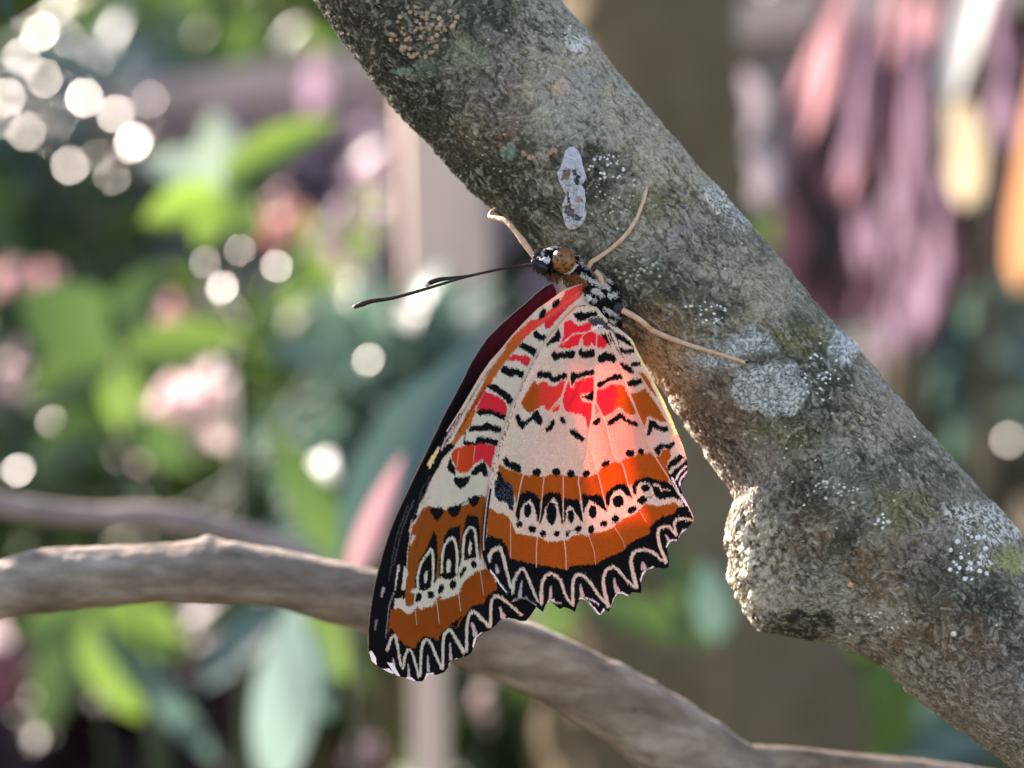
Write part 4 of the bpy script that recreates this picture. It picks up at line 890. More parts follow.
# ================================================================== thin branch behind the wings
m_twig = rough_mat('smooth_twig_bark', 230, [(0.3,(0.11,0.082,0.062)),(0.5,(0.25,0.195,0.15)),(0.68,(0.42,0.35,0.29))], rough=0.8, bump=0.8, bscale=420, bdist=0.0009, stretch=(0.35,1,1))
def branch(pts, rad, d, mat, name='branch', parent=None, n=160, seg=28, amp=0.03, knot=None):
    s = spline(np.array(pts, float), n)
    R = np.interp(np.linspace(0, 1, n), np.linspace(0, 1, len(rad)), rad)
    dd = s[:, 2] if s.shape[1] > 2 else np.full(n, d)
    c = P(s[:, 0], s[:, 1], dd)
    V, F = tube(c, R*dd/FPX, seg)
    if knot is not None:
        for (kx, ky, kr, kh) in knot:
            q = P(kx, ky, d); w8 = np.exp(-(np.linalg.norm(V-q, axis=1)/(kr*d/FPX))**2); cc0 = c.repeat(seg, 0); V = V+(V-cc0)/(np.linalg.norm(V-cc0, axis=1)[:, None]+1e-9)*(w8*kh*d/FPX)[:, None]
    sc = FPX/d
    nz = perlin(V[:, 0]*sc*0.03, V[:, 1]*sc*0.03, V[:, 2]*sc*0.03)+0.5*perlin(V[:, 0]*sc*0.1, V[:, 1]*sc*0.1, V[:, 2]*sc*0.1)
    cc = c.repeat(seg, 0); V = cc+(V-cc)*(1+amp*1.6*nz)[:, None]
    return mesh_obj(name, V, F, mat, parent)
DL = 0.29
cl = [(-90,632,DL-.004),(-40,602,DL-.002),(0,590,DL),(50,580,DL),(100,577,DL),(160,573,DL),(205,572,DL),(250,574,DL),(300,583,DL),(375,603,DL),(430,622,DL),(500,647,DL),(560,673,DL),(620,706,DL),(670,740,DL),(735,790,DL),(790,850,DL)]
tb = branch(cl, [30,30,30,32,31,29,32.5,29,30,32,32,33,35,38,42,45,48], DL, m_twig, name='branch', n=260, seg=40, knot=[(208,544,9,5),(200,590,12,2),(330,600,8,3),(690,770,20,6),(100,560,10,1.5),(620,672,8,3)])
tag(tb, 'smooth grey-brown branch arching right behind the wings from left edge to bottom', 'branch')
branch([(700,770,DL+.004),(735,762,DL+.003),(790,762,DL+.006),(850,768,DL+.01),(930,778,DL+.012),(1010,792,DL+.016),(1100,812,DL+.02)], [22,17,15,15,17,18,18], DL, m_twig, name='side_shoot', parent=tb)
t2 = branch([(-80,492),(0,505),(60,514),(98,517),(168,519),(234,534),(312,563),(360,590),(420,640)], [12,12,12,12,14.5,13,13,13,12], 0.46, rough_mat('pinkish_twig_bark', 120, [(0.3,(0.19,0.14,0.12)),(0.7,(0.36,0.28,0.25))], rough=0.8), name='branch')
tag(t2, 'thin blurred pinkish branch running behind the larger arching branch at the left', 'branch')
# ================================================================== garden behind
HALF = SUN - FWD; 
def leaf_geo(base, tip, width, normal, curl=0.12, fold=0.18, n=12, tipw=0.0, shape=0.75, wave=0.0):
    """a blade with a midrib fold, drooping tip; returns verts, faces"""
    base = np.array(base); tip = np.array(tip); L = np.linalg.norm(tip-base); d = (tip-base)/L
    nrm = np.array(normal, float); nrm -= d*np.dot(nrm, d); nrm /= np.linalg.norm(nrm)+1e-9; side = np.cross(d, nrm)
    V = []; F = []
    for i in range(n+1):
        t = i/n
        w = width*0.5*(math.sin(math.pi*min(1, t**shape))**0.8*(1-tipw)+tipw*(1 if t < 0.97 else 0.6))
        if i == 0: w = width*0.04
        c = base+d*L*t+nrm*(curl*L*(4*t*(1-t))*0.5-0.10*L*curl*t)
        for s in (-1, -0.5, 0, 0.5, 1):
            V.append(c+side*w*s+nrm*(abs(s)*fold*w+wave*w*math.sin(t*9+s*2)))
    for i in range(n):
        for k in range(4):
            a = i*5+k; F.append((a, a+1, a+6, a+5))
    return np.array(V), F
def leaf_px(name, x0, y0, x1, y1, wpx, d, mat, parent, d2=None, nrm=None, face=0.5, **kw):
    d2 = d if d2 is None else d2
    a = P(x0, y0, d); b = P(x1, y1, d2)
    if nrm is None:
        nrm = -FWD*face+np.array([0, 0, 1.0])*(1-face)+rng.normal(size=3)*0.12
    v, f = leaf_geo(a, b, wpx*d/FPX, nrm, **kw)
    return mesh_obj(name, v, f, mat, parent)
def glint(name, x, y, size, d, mat, parent):
    """small glossy leaf turned on purpose to face halfway between the sun and the camera"""
    p = P(x, y, d); view = (cam_pos-p); view /= np.linalg.norm(view); h = view+SUN; h /= np.linalg.norm(h)
    t = np.cross(h, rng.normal(size=3)); t /= np.linalg.norm(t); L = size*d/FPX
    v, f = leaf_geo(p-t*L, p+t*L, L*1.3, h, curl=0.02, fold=0.02, n=6)
    return mesh_obj(name, v, f, mat, parent)
def px_w(x, y, d): return P(x, y, d)
def stem_to_ground(x, y, d, mat, parent, r=0.004, name='stem', lean=0.0):
    a = P(x, y, d); g = np.array([a[0]+lean, a[1]+0.02, 0.0]); m = (a+g)/2+np.array([0.02, 0, 0])
    r = r*0.5; s = spline(np.array([g, m, a]), 14); V, F = tube(s, np.linspace(r*1.4, r*0.7, 14), 8)
    return mesh_obj(name, V, F, mat, parent)

G = lambda n, a, b, t, **k: leaf_mat(n, a, b, t, **k)
m_green = G('bright_green_leaf', (0.08,0.13,0.035), (0.15,0.22,0.07), (0.19,0.32,0.05), gloss=0.4)
m_dgreen = G('deep_green_leaf', (0.04,0.07,0.03), (0.085,0.125,0.055), (0.09,0.17,0.035), gloss=0.38)
m_teal = G('blue_green_leaf', (0.08,0.14,0.12), (0.14,0.21,0.18), (0.12,0.22,0.16), gloss=0.42, tw=0.3)
m_gloss = G('glossy_leaf', (0.03,0.07,0.03), (0.06,0.12,0.05), (0.08,0.16,0.03), gloss=0.27, tw=0.2, spec=0.3)
m_pale = G('pale_leaf', (0.36,0.42,0.36), (0.52,0.56,0.52), (0.35,0.45,0.3), gloss=0.35)
m_haze = G('blue_grey_leaf', (0.20,0.27,0.27), (0.38,0.44,0.46), (0.2,0.3,0.25), gloss=0.4, scale=30)
m_pink = G('pink_leaf', (0.42,0.22,0.24), (0.58,0.36,0.37), (0.75,0.40,0.42), gloss=0.45)
m_mauve = G('mauve_leaf', (0.18,0.12,0.16), (0.42,0.31,0.38), (0.42,0.27,0.36), gloss=0.45, scale=30)
m_dpurp = G('dark_purple_leaf', (0.018,0.011,0.015), (0.05,0.03,0.038), (0.07,0.03,0.045), gloss=0.45)
m_lime = G('lime_leaf', (0.10,0.17,0.03), (0.18,0.27,0.05), (0.30,0.48,0.07), gloss=0.35, tw=0.5)
m_coral = G('coral_petal', (0.42,0.17,0.15), (0.50,0.26,0.22), (0.65,0.28,0.23), gloss=0.5)
m_blush = G('blush_petal', (0.72,0.54,0.54), (0.80,0.64,0.63), (0.88,0.68,0.68), gloss=0.5)
m_white = G('white_bract', (0.75,0.73,0.66), (0.82,0.8,0.75), (0.85,0.85,0.75), gloss=0.5)
m_cream = G('cream_bract', (0.50,0.43,0.30), (0.60,0.52,0.36), (0.65,0.55,0.35), gloss=0.5)
m_orange = G('orange_blade', (0.50,0.25,0.12), (0.60,0.33,0.17), (0.72,0.36,0.16), gloss=0.5)
m_grn_stem = rough_mat('green_stem', 40, [(0.3,(0.03,0.045,0.02)),(0.7,(0.06,0.08,0.035))], rough=0.6)
m_wood = rough_mat('weathered_rail_wood', 9, [(0.3,(0.44,0.29,0.24)),(0.55,(0.60,0.43,0.37)),(0.75,(0.70,0.54,0.48))], rough=0.85, stretch=(0.6,6,6))
m_post = rough_mat('pale_post_wood', 6, [(0.3,(0.70,0.50,0.40)),(0.7,(0.80,0.62,0.52))], rough=0.85, stretch=(6,6,0.8))
m_dpost = rough_mat('brown_post_wood', 6, [(0.3,(0.20,0.16,0.15)),(0.7,(0.30,0.24,0.23))], rough=0.85, stretch=(6,6,0.8))
m_trunk = rough_mat('olive_tree_bark', 14, [(0.25,(0.070,0.052,0.028)),(0.5,(0.130,0.097,0.054)),(0.75,(0.21,0.162,0.098))], rough=0.9, bump=0.8, bscale=40, bdist=0.01, stretch=(1,1,0.4))

# ---- ground, path, sky dome replaced by the world sky
m_gr = rough_mat('leaf_litter_ground', 2.2, [(0.25,(0.025,0.035,0.012)),(0.45,(0.06,0.055,0.03)),(0.6,(0.11,0.085,0.055)),(0.8,(0.06,0.10,0.03))], rough=0.95, bump=0.7, bscale=14, bdist=0.05)
gx = np.linspace(-40, 40, 81); gy = np.linspace(-6, 90, 97); GX, GY = np.meshgrid(gx, gy)
GZ = -0.02+0.06*perlin(GX*0.3, GY*0.3)*0.5
i, k = np.meshgrid(np.arange(96), np.arange(80), indexing='ij')
gf = np.stack([(i*81+k).ravel(), (i*81+k+1).ravel(), ((i+1)*81+k+1).ravel(), ((i+1)*81+k).ravel()], 1)
g = mesh_obj('ground', np.stack([GX.ravel(), GY.ravel(), GZ.ravel()], 1), gf, m_gr, base=(0, 0, 0)); tag(g, kind='structure')
m_path = rough_mat('pinkish_gravel', 5, [(0.3,(0.34,0.25,0.24)),(0.7,(0.52,0.41,0.40))], rough=0.95, bump=0.5, bscale=60, bdist=0.01)
pp = spline(np.array([(-5,3.2),(-2.5,4.0),(-1,5.2),(0.2,7),(2.5,9),(7,10.5)], float), 60); Tn = np.gradient(pp, axis=0); Tn /= np.linalg.norm(Tn, axis=1)[:, None]; Nn = np.stack([-Tn[:, 1], Tn[:, 0]], 1)
pv = []; pf = []
for q_, (a, n_) in enumerate(zip(pp, Nn)):
    for s in np.linspace(-0.65, 0.65, 5): pv.append((a[0]+n_[0]*s, a[1]+n_[1]*s, 0.028-0.01*abs(s)))
for q_ in range(59):
    for k in range(4): a = q_*5+k; pf.append((a, a+1, a+6, a+5))
pt_ = mesh_obj('path', np.array(pv), pf, m_path, base=(0, 5, 0)); tag(pt_, kind='structure')

# ---- foliage masses
def bush(name, label, cat, x, y, d, rx, ry, rz, n, ll, mats, group=None, stem=True, seed=0, droop=0.3, lw=0.42, trunk_r=0.012, mat_stem=None, dens=0.5):
    """leafy mass: centre in pixel direction (x,y) at distance d; radii in metres; leaves ll metres long"""
    r2 = np.random.default_rng(seed+int(x)*7+int(y))
    c = P(x, y, d); ground = np.array([c[0], c[1], 0.0])
    root = empty(name, ground); tag(root, label, cat, group)
    V = []; F = []; o = 0
    hub = [c+np.array([rx, ry, rz])*0.75*(u/np.linalg.norm(u))*r2.uniform(0.2, 1) for u in r2.normal(size=(max(6, n//18), 3))]
    for q in range(n):
        h = hub[r2.integers(len(hub))]
        u = r2.normal(size=3); u /= np.linalg.norm(u)
        p = h+u*np.array([rx, ry, rz])*r2.uniform(0.05, 0.35)
        if p[2] < 0.02: p[2] = r2.uniform(0.02, 0.3)
        dr = u*0.7+(p-c)/max(rx, rz)*0.5+r2.normal(size=3)*0.35; dr[2] -= droop; dr /= np.linalg.norm(dr)
        l = ll*r2.uniform(0.6, 1.25); nn = np.array([0, 0, 1.0])+r2.normal(size=3)*0.5
        v, f = leaf_geo(p, p+dr*l, l*lw, nn, curl=0.2, n=4)
        V.append(v); F += [tuple(a+o for a in t) for t in f]; o += len(v)
    mesh_obj('foliage', np.vstack(V), F, mats[0], root)
    if stem:
        parts = []
        top = c
        s = spline(np.array([ground, ground*0.5+top*0.5+np.array([0.03, 0.02, 0]), top]), 10); parts.append(tube(s, np.linspace(trunk_r*1.5, trunk_r, 10), 8))
        for h in hub[:14]:
            b0 = ground*0.35+top*0.65; s = spline(np.array([b0, (b0+h)/2+np.array([0, 0, 0.04]), h]), 7); parts.append(tube(s, np.linspace(trunk_r*0.7, trunk_r*0.25, 7), 6))
        v, f = merge(parts); mesh_obj('stem', v, f, mat_stem or m_trunk, root)
    return root

# far backdrop: a wood that reads as one mass
def wood():
    V = []; F = []; o = 0; r2 = np.random.default_rng(77)
    for q in range(7000):
        ang = r2.uniform(-1.15, 1.15); R = r2.uniform(11, 15)
        z = abs(r2.normal())*2.6*(1+0.4*math.sin(ang*9)); z = z if z < 2.6 else r2.uniform(0, 2.6)
        p = np.array([R*math.sin(ang), R*math.cos(ang), z])
        u = r2.normal(size=3); u[2] -= 0.4; u /= np.linalg.norm(u); l = r2.uniform(0.35, 0.8)
        v, f = leaf_geo(p, p+u*l, l*0.6, r2.normal(size=3)+np.array([0, -0.8, 0.6]), n=3)
        V.append(v); F += [tuple(a+o for a in t) for t in f]; o += len(v)
    ob = mesh_obj('treeline', np.vstack(V), F, m_dgreen, base=(0, 12, 0)); tag(ob, kind='stuff', label='far dark green wood beyond the garden', cat='trees')
wood()

# ---- tree trunk right behind the bough
def trunk(pts, rad, d, mat, root, name='trunk', seg=40, amp=0.05):
    return branch(pts, rad, d, mat, name=name, parent=root, n=120, seg=seg, amp=amp)
base = P(740, 1500, 0.95); rt = empty('tree', (base[0], base[1], 0)); tag(rt, 'thick olive-brown tree trunk, blurred, standing directly behind the lichened bough', 'tree')
DT = 0.95
trunk([(600,-420,DT),(622,-200,DT),(645,0,DT),(655,150,DT),(662,330,DT),(675,480,DT),(690,640,DT),(700,800,DT),(705,1500,DT),(705,2450,DT+.02)], [82,84,88,90,94,112,150,168,175,190], DT, m_trunk, rt)
branch([(640,-60,DT),(560,-180,DT-.05),(430,-330,DT-.1),(300,-420,DT-.1)], [60,50,42,36], DT, m_trunk, name='limb', parent=rt, n=60)

# ---- wooden fence: top rail, slanting brace, posts
def beam(name, a, b, w, h, mat, parent, bev=0.006, yaw=0.0):
    a = np.array(a); b = np.array(b); d = (b-a)/np.linalg.norm(b-a); up = np.array([0, 0, 1.0])-d*d[2]
    if np.linalg.norm(up) < 0.2: up = np.array([0, 1.0, 0])-d*d[1]
    up /= np.linalg.norm(up); s = np.cross(d, up); cy_, sy_ = math.cos(yaw), math.sin(yaw); s, up = s*cy_+up*sy_, up*cy_-s*sy_
    V = []; F = []
    ring = [(-w/2+bev, -h/2), (w/2-bev, -h/2), (w/2, -h/2+bev), (w/2, h/2-bev), (w/2-bev, h/2), (-w/2+bev, h/2), (-w/2, h/2-bev), (-w/2, -h/2+bev)]
    for t in np.linspace(0, 1, 20):
        for (p, q) in ring: V.append(a+(b-a)*t+s*p+up*q*(1+0.03*math.sin(t*17)))
    for i in range(19):
        for k in range(8): F.append((i*8+k, i*8+(k+1) % 8, (i+1)*8+(k+1) % 8, (i+1)*8+k))
    F.append(tuple(range(8))[::-1]); F.append(tuple(152+k for k in range(8)))
    return mesh_obj(name, V, F, mat, parent, smooth=False)
DF = 2.3
fr = empty('fence', P(760, 3000, DF)*np.array([1, 1, 0])); tag(fr, 'weathered wooden rail fence far behind the bough, top rail catching the sun', 'fence')
beam('rail', P(-250,158,DF+.25), P(1250,-45,DF-.05), 0.10, 0.055, m_wood, fr)
beam('rail', P(-250,215,DF+.27), P(560,88,DF+.07), 0.04, 0.05, m_wood, fr)
def post_px(x0, x1, ytop, d, mat, parent, name='post'):
    a = P((x0+x1)/2, ytop, d); return beam(name, (a[0], a[1], 0), tuple(a), (x1-x0)*d/FPX*0.78, (x1-x0)*d/FPX*0.7, mat, parent, yaw=0.42)
post_px(716,812,22,DF+.06,m_dpost,fr)
post_px(-190,-110,150,DF+.3,m_dpost,fr)
# pale upright post left of the bough
DPp = 1.25
pr = empty('post', P(445, 2600, DPp)*np.array([1, 1, 0])); tag(pr, 'pale pinkish wooden post standing behind the antennae and the left side of the bough', 'post')
a = P(436, -120, DPp); b_ = P(462, 800, DPp); g0 = b_+(b_-a)/(a[2]-b_[2])*b_[2]*1.0
beam('shaft', (g0[0], g0[1], 0.0), tuple(a), 74*DPp/FPX, 0.045, m_post, pr, bev=0.008, yaw=0.45)

# ---- left: broad leaves close behind
pl = empty('broadleaf_plant', P(220, 3000, 1.0)*np.array([1, 1, 0])); tag(pl, 'plant with broad pale-sheened leaves arching over the upper left, tips bright green', 'plant')
leaf_px('leaf', 222,182,338,118,46,0.82,m_lime,pl,face=0.6)
leaf_px('leaf', 222,186,140,158,50,0.86,m_pale,pl,face=0.5)
leaf_px('leaf', 226,188,215,108,50,1.0,m_pale,pl,face=0.6)
leaf_px('leaf', 220,190,142,222,42,0.8,m_lime,pl,face=0.8)
leaf_px('leaf', 224,196,196,246,38,0.82,m_green,pl,face=0.8)
leaf_px('leaf', 226,196,262,236,36,0.95,m_dgreen,pl,face=0.8)
stem_to_ground(224,190,0.97,m_grn_stem,pl,r=0.003)
pl = empty('broadleaf_plant', P(90, 3000, 0.9)*np.array([1, 1, 0])); tag(pl, 'plant with large deep green leaves crossing the middle of the left side', 'plant')
for a in [(118,352,18,292,84,.85),(120,350,160,262,60,.85),(122,356,250,335,50,.8),(116,360,20,404,70,.9),(118,362,130,440,44,.9),(120,360,70,300,60,.95),(126,420,205,470,46,.9),(110,420,30,470,60,.9)]:
    leaf_px('leaf', *a[:5], a[5], m_green if a[4] in (50,70,44) else m_dgreen, pl, face=0.75)
stem_to_ground(120,356,0.87,m_grn_stem,pl,r=0.003)
pl = empty('broadleaf_plant', P(400, 3000, 0.62)*np.array([1, 1, 0])); tag(pl, 'blue-green blurred blades standing just left of the butterfly wings', 'plant')
leaf_px('leaf', 345,560,482,335,66,0.60,m_teal,pl,face=0.8,d2=0.66)
leaf_px('leaf', 350,575,420,372,60,0.66,m_teal,pl,face=0.7)
leaf_px('leaf', 340,560,270,420,44,0.72,m_dgreen,pl,face=0.8)
stem_to_ground(346,565,0.63,m_grn_stem,pl,r=0.003)
pl = empty('cordyline', P(350, 3000, 0.55)*np.array([1, 1, 0])); tag(pl, 'slender pink blade slanting up from the arching branch beside the lower wing', 'leaf')
leaf_px('blade', 348,588,404,452,28,0.50,m_pink,pl,face=0.9,curl=0.03)
stem_to_ground(350,584,0.62,m_trunk,pl,r=0.0012)
pl = empty('broadleaf_plant', P(280, 3000, 0.8)*np.array([1, 1, 0])); tag(pl, 'plant with a drooping pale blue-grey leaf hanging below the arching branch', 'plant')
leaf_px('leaf', 296,596,272,800,64,0.75,m_haze,pl,face=0.85,nrm=np.array([0.2,-0.8,0.6]),wave=0.25,shape=1.1)
leaf_px('leaf', 280,610,330,720,50,0.8,m_teal,pl,face=0.8)
leaf_px('leaf', 280,610,200,690,52,0.85,m_teal,pl,face=0.6)
leaf_px('leaf', 284,604,375,690,60,0.9,m_green,pl,face=0.6)
stem_to_ground(284,604,0.8,m_grn_stem,pl,r=0.003)
pl = empty('broadleaf_plant', P(90, 3000, 1.0)*np.array([1, 1, 0])); tag(pl, 'plant with broad green leaves under the left end of the arching branch', 'plant')
for a in [(96,610,140,720,66,.9),(92,606,20,640,60,.95),(92,612,40,740,60,1.0),(98,606,190,650,56,.92)]:
    leaf_px('leaf', *a[:5], a[5], m_green if a[4] != 60 else m_dgreen, pl, face=0.7)
stem_to_ground(94,608,0.95,m_grn_stem,pl,r=0.003)
leaf_px('leaf', 94,616,225,770,34,0.9,m_teal,pl,face=0.7)
# pale upright stake
st = empty('stake', P(432, 3000, 0.9)*np.array([1, 1, 0])); tag(st, 'pale grey stake standing under the arching branch left of centre', 'stake')
a = P(428,640,0.9); beam('shaft', (a[0]+0.01, a[1], 0), tuple(a), 36*0.9/FPX, 0.016, m_post, st, bev=0.003)

# ---- flowers and blossoms
def blossom(label, x, y, d, rpx, n, mat, group='blurred blossoms among the leaves', seed=0, sx=1.0, sy=1.0, pl=0.42):
    r2 = np.random.default_rng(seed+int(x)+int(y)*3)
    root = empty('flowering_plant', P(x, y, d)*np.array([1, 1, 0])); tag(root, label, 'flower', group)
    V = []; F = []; o = 0
    for q in range(n):
        u = r2.normal(size=3); u /= np.linalg.norm(u)
        c = P(x+u[0]*rpx*0.7*sx, y+u[2]*rpx*0.7*sy, d+u[1]*rpx*0.5*d/FPX)
        dr = r2.normal(size=3); dr /= np.linalg.norm(dr); l = rpx*pl*2*d/FPX*r2.uniform(.7, 1.2)
        v, f = leaf_geo(c, c+dr*l, l*0.75, -FWD*0.7+SUN*0.5+r2.normal(size=3)*0.4, n=5)
        V.append(v); F += [tuple(a+o for a in t) for t in f]; o += len(v)
    mesh_obj('petals', np.vstack(V), F, mat, root)
    stem_to_ground(x, y, d, m_grn_stem, root, r=0.003)
    return root
blossom('large blush-white blossom cluster between green leaves at mid left',196,402,1.25,40,34,m_blush,sx=1.3,sy=1.0)
blossom('blush-white blossom cluster just right of the large one at mid left',294,440,1.2,26,20,m_blush)
blossom('small low blush blossom under the large cluster at mid left',155,455,1.2,18,14,m_blush,sx=1.7,sy=.8)
blossom('coral-red flower cluster above the bright white spark at upper left',276,222,1.5,26,26,m_coral,sx=1.0,sy=1.2)
blossom('muted pink flower cluster at the left edge under the white glints',28,278,1.5,24,22,m_pink,sx=1.6,sy=0.8)
blossom('dusty pink flower sprig left of the pale post',355,225,1.6,34,24,m_mauve,sx=1.0,sy=2.0)
blossom('pale pink bud hanging below the arching branch near bottom centre',482,708,1.0,17,14,m_blush,sx=.8,sy=1.5)
blossom('magenta flower at the bottom edge left of centre',362,756,1.2,18,14,m_mauve)
blossom('pale pink flower at the right edge of the bough',872,350,1.3,22,18,m_blush,sx=.9,sy=1.2)
blossom('pinkish sprig between the coral flowers and blush cluster',170,330,1.4,26,16,m_pink,sx=.8,sy=1.4)

blossom('pale pink sprig at the left edge beside the deep green leaves',12,375,1.35,20,14,m_blush,sx=.9,sy=1.6)
blossom('pale pink sprig just above the large deep green leaf at left',66,305,1.4,20,14,m_pink,sx=1.3,sy=.8)
blossom('dim blush sprig between the post and the teal leaves',345,395,1.3,20,14,m_blush,sx=.8,sy=1.6)
blossom('pale sprig low behind the thin pinkish branch',215,300,1.45,18,12,m_blush)
# ---- right: hanging pink and mauve foliage
hp = empty('cordyline', P(880, 3000, 1.4)*np.array([1, 1, 0])); tag(hp, 'clump of drooping pink and mauve strap leaves at the upper right', 'plant')
r3 = np.random.default_rng(12)
for (x0,y0,x1,y1,w_,m) in [(845,-30,800,118,56,m_pink),(880,-30,868,150,44,m_mauve),(905,0,888,160,46,m_mauve),(915,-40,900,60,50,m_pink),(850,110,838,175,40,m_mauve),(868,130,862,215,44,m_pink),(885,150,905,260,54,m_mauve),
    (930,60,922,250,50,m_mauve),(945,150,935,280,50,m_mauve),(900,200,880,300,60,m_mauve),(860,200,872,290,50,m_mauve),(990,-20,1000,120,50,m_mauve),(1010,40,985,140,36,m_mauve),(770,70,775,140,1,m_pink),(950,-40,935,70,30,m_pink),(925,230,915,330,60,m_mauve),(880,260,890,340,50,m_mauve),
    (970,120,960,300,40,m_dpurp),(840,0,850,200,60,m_dpurp),(900,0,910,210,70,m_dpurp),(1000,100,980,290,60,m_dpurp),(860,160,850,330,60,m_dpurp),(822,60,815,250,50,m_dpurp),(835,180,825,340,50,m_dpurp),(920,180,930,350,60,m_dpurp),(960,0,985,160,50,m_dpurp),(800,120,795,330,40,m_dpurp),(940,0,950,200,70,m_dpurp)]:
    if w_ < 5: continue
    dd_ = 1.35 if m is not m_dpurp else 1.6
    if m is m_dpurp: leaf_px('leaf', x0,y0,x1,y1,w_*1.3,dd_,m,hp,face=0.9,shape=1.2); continue
    for q_ in range(4):
        ox = r3.uniform(-16, 16); leaf_px('leaf', x0+ox*0.5,y0+r3.uniform(-10,30),x1+ox*1.3,y1+r3.uniform(-20,30),w_*r3.uniform(0.14,0.34),dd_+r3.uniform(-.1,.1),(m if r3.random() < 0.75 else m_dpurp),hp,face=0.9,shape=1.2,wave=0.2)
s_ = spline(np.array([P(900,3000,1.6)*np.array([1,1,0]), P(905,900,1.6), P(905,100,1.62), P(900,-60,1.5)]), 30); V_, F_ = tube(s_, np.linspace(0.02, 0.01, 30), 8); mesh_obj('stem', V_, F_, m_trunk, hp)
wb = empty('heliconia', P(960, 3000, 1.2)*np.array([1, 1, 0])); tag(wb, 'white and cream hanging bracts in front of the mauve foliage at upper right', 'flower')
leaf_px('bract', 992,-40,950,98,42,1.1,m_white,wb,face=0.7,nrm=SUN*0.8-FWD,shape=1.0,tipw=0.5)
leaf_px('bract', 952,98,968,205,46,1.2,m_cream,wb,face=0.7,tipw=0.4)
s_ = spline(np.array([P(960,3000,1.3)*np.array([1,1,0]), P(985,500,1.5), P(990,0,1.45), P(985,-45,1.15)]), 30); V_, F_ = tube(s_, np.linspace(0.008, 0.003, 30), 8); mesh_obj('stem', V_, F_, m_trunk, wb)
ob = empty('heliconia', P(1030, 3000, 0.9)*np.array([1, 1, 0])); tag(ob, 'bright orange blade at the right edge of the view', 'leaf')
leaf_px('blade', 1018,290,1050,20,40,1.15,m_orange,ob,face=0.9,shape=0.55,curl=0.02)
stem_to_ground(1014,296,1.16,m_trunk,ob,r=0.002)
# pink light-catching leaves over the brown post
pk = empty('pink_leaf_sprig', P(750, 3000, 1.9)*np.array([1, 1, 0])); tag(pk, 'two blush leaves hanging in front of the brown fence post', 'leaf')
leaf_px('leaf', 736,70,752,142,40,1.9,m_blush,pk,face=0.9); leaf_px('leaf', 752,150,766,206,36,1.9,m_blush,pk,face=0.9)
s_ = spline(np.array([P(745,3000,1.92)*np.array([1,1,0]), P(742,700,1.93), P(735,60,1.92)]), 20); V_, F_ = tube(s_, np.linspace(0.006, 0.003, 20), 6); mesh_obj('stem', V_, F_, m_grn_stem, pk)

# ---- shrubs filling the middle distance
SH = 'shrubs of the garden behind the bough'
bush('shrub','pale yellow-green bush in the top left corner','shrub',60,60,3.4,0.55,0.4,0.5,420,0.11,[m_green],SH,seed=1)
bush('shrub','yellow-green bush at the top edge above the fence rail','shrub',250,-10,3.8,0.5,0.4,0.35,300,0.12,[m_green],SH,seed=2)
bush('shrub','pale hazy bush around the white glints at upper left','shrub',70,110,2.5,0.20,0.15,0.15,220,0.07,[m_haze],SH,seed=31)
bush('shrub','pale bush behind the blush blossoms at the left edge','shrub',20,390,1.9,0.12,0.12,0.13,160,0.06,[m_haze],SH,seed=32)
bush('shrub','grey-green bush behind the pale-sheened leaves','shrub',150,190,2.7,0.38,0.3,0.32,300,0.10,[m_teal],SH,seed=3)
bush('shrub','mauve bush behind the pale post','shrub',350,300,2.4,0.30,0.25,0.38,420,0.07,[m_mauve],SH,seed=4)
bush('shrub','dusty green bush between the coral flowers and the post','shrub',300,180,2.9,0.32,0.3,0.3,260,0.10,[m_dgreen],SH,seed=5)
bush('shrub','deep green bush behind the left end of the arching branch','shrub',60,440,1.9,0.34,0.3,0.28,380,0.09,[m_dgreen],SH,seed=6)
bush('shrub','bright green bush behind the blush blossoms','shrub',250,470,1.7,0.26,0.2,0.20,320,0.07,[m_green],SH,seed=7)
bush('shrub','blue-green bush left of the butterfly hiding the foot of the pale post','shrub',415,440,1.05,0.10,0.06,0.10,200,0.05,[m_teal],SH,seed=8,trunk_r=0.006)
bush('shrub','dark bush in the bottom left corner','shrub',90,735,1.25,0.15,0.08,0.075,360,0.05,[m_dpurp],SH,seed=9)
bush('shrub','dark green bush below the arching branch','shrub',320,680,1.8,0.26,0.2,0.2,320,0.08,[m_dgreen],SH,seed=10)
bush('shrub','brownish-green bush at the bottom centre left of the trunk','shrub',478,745,1.05,0.055,0.05,0.06,260,0.035,[m_dgreen],SH,seed=11,trunk_r=0.004)
bush('shrub','dark blue-green bush under the mauve foliage at the right','shrub',950,400,1.9,0.26,0.2,0.24,340,0.08,[m_teal],SH,seed=12)
bush('shrub','very dark bush right behind the bough edge at right','shrub',930,330,2.3,0.26,0.2,0.20,300,0.09,[m_dgreen],SH,seed=13)
bush('shrub','green bush in the bottom right corner under the bough','shrub',880,720,1.5,0.16,0.15,0.14,240,0.07,[m_green],SH,seed=14)
bush('shrub','grey-green bush at the lower right corner','shrub',985,720,1.7,0.14,0.15,0.14,200,0.08,[m_teal],SH,seed=15)
bush('shrub','dark shaded bush behind the fence post at top right','shrub',880,150,3.0,0.5,0.3,0.45,380,0.12,[m_dpurp],SH,seed=16)
bush('shrub','deep green bush at the far left below the glints','shrub',-20,300,2.4,0.34,0.3,0.40,300,0.1,[m_dgreen],SH,seed=17)
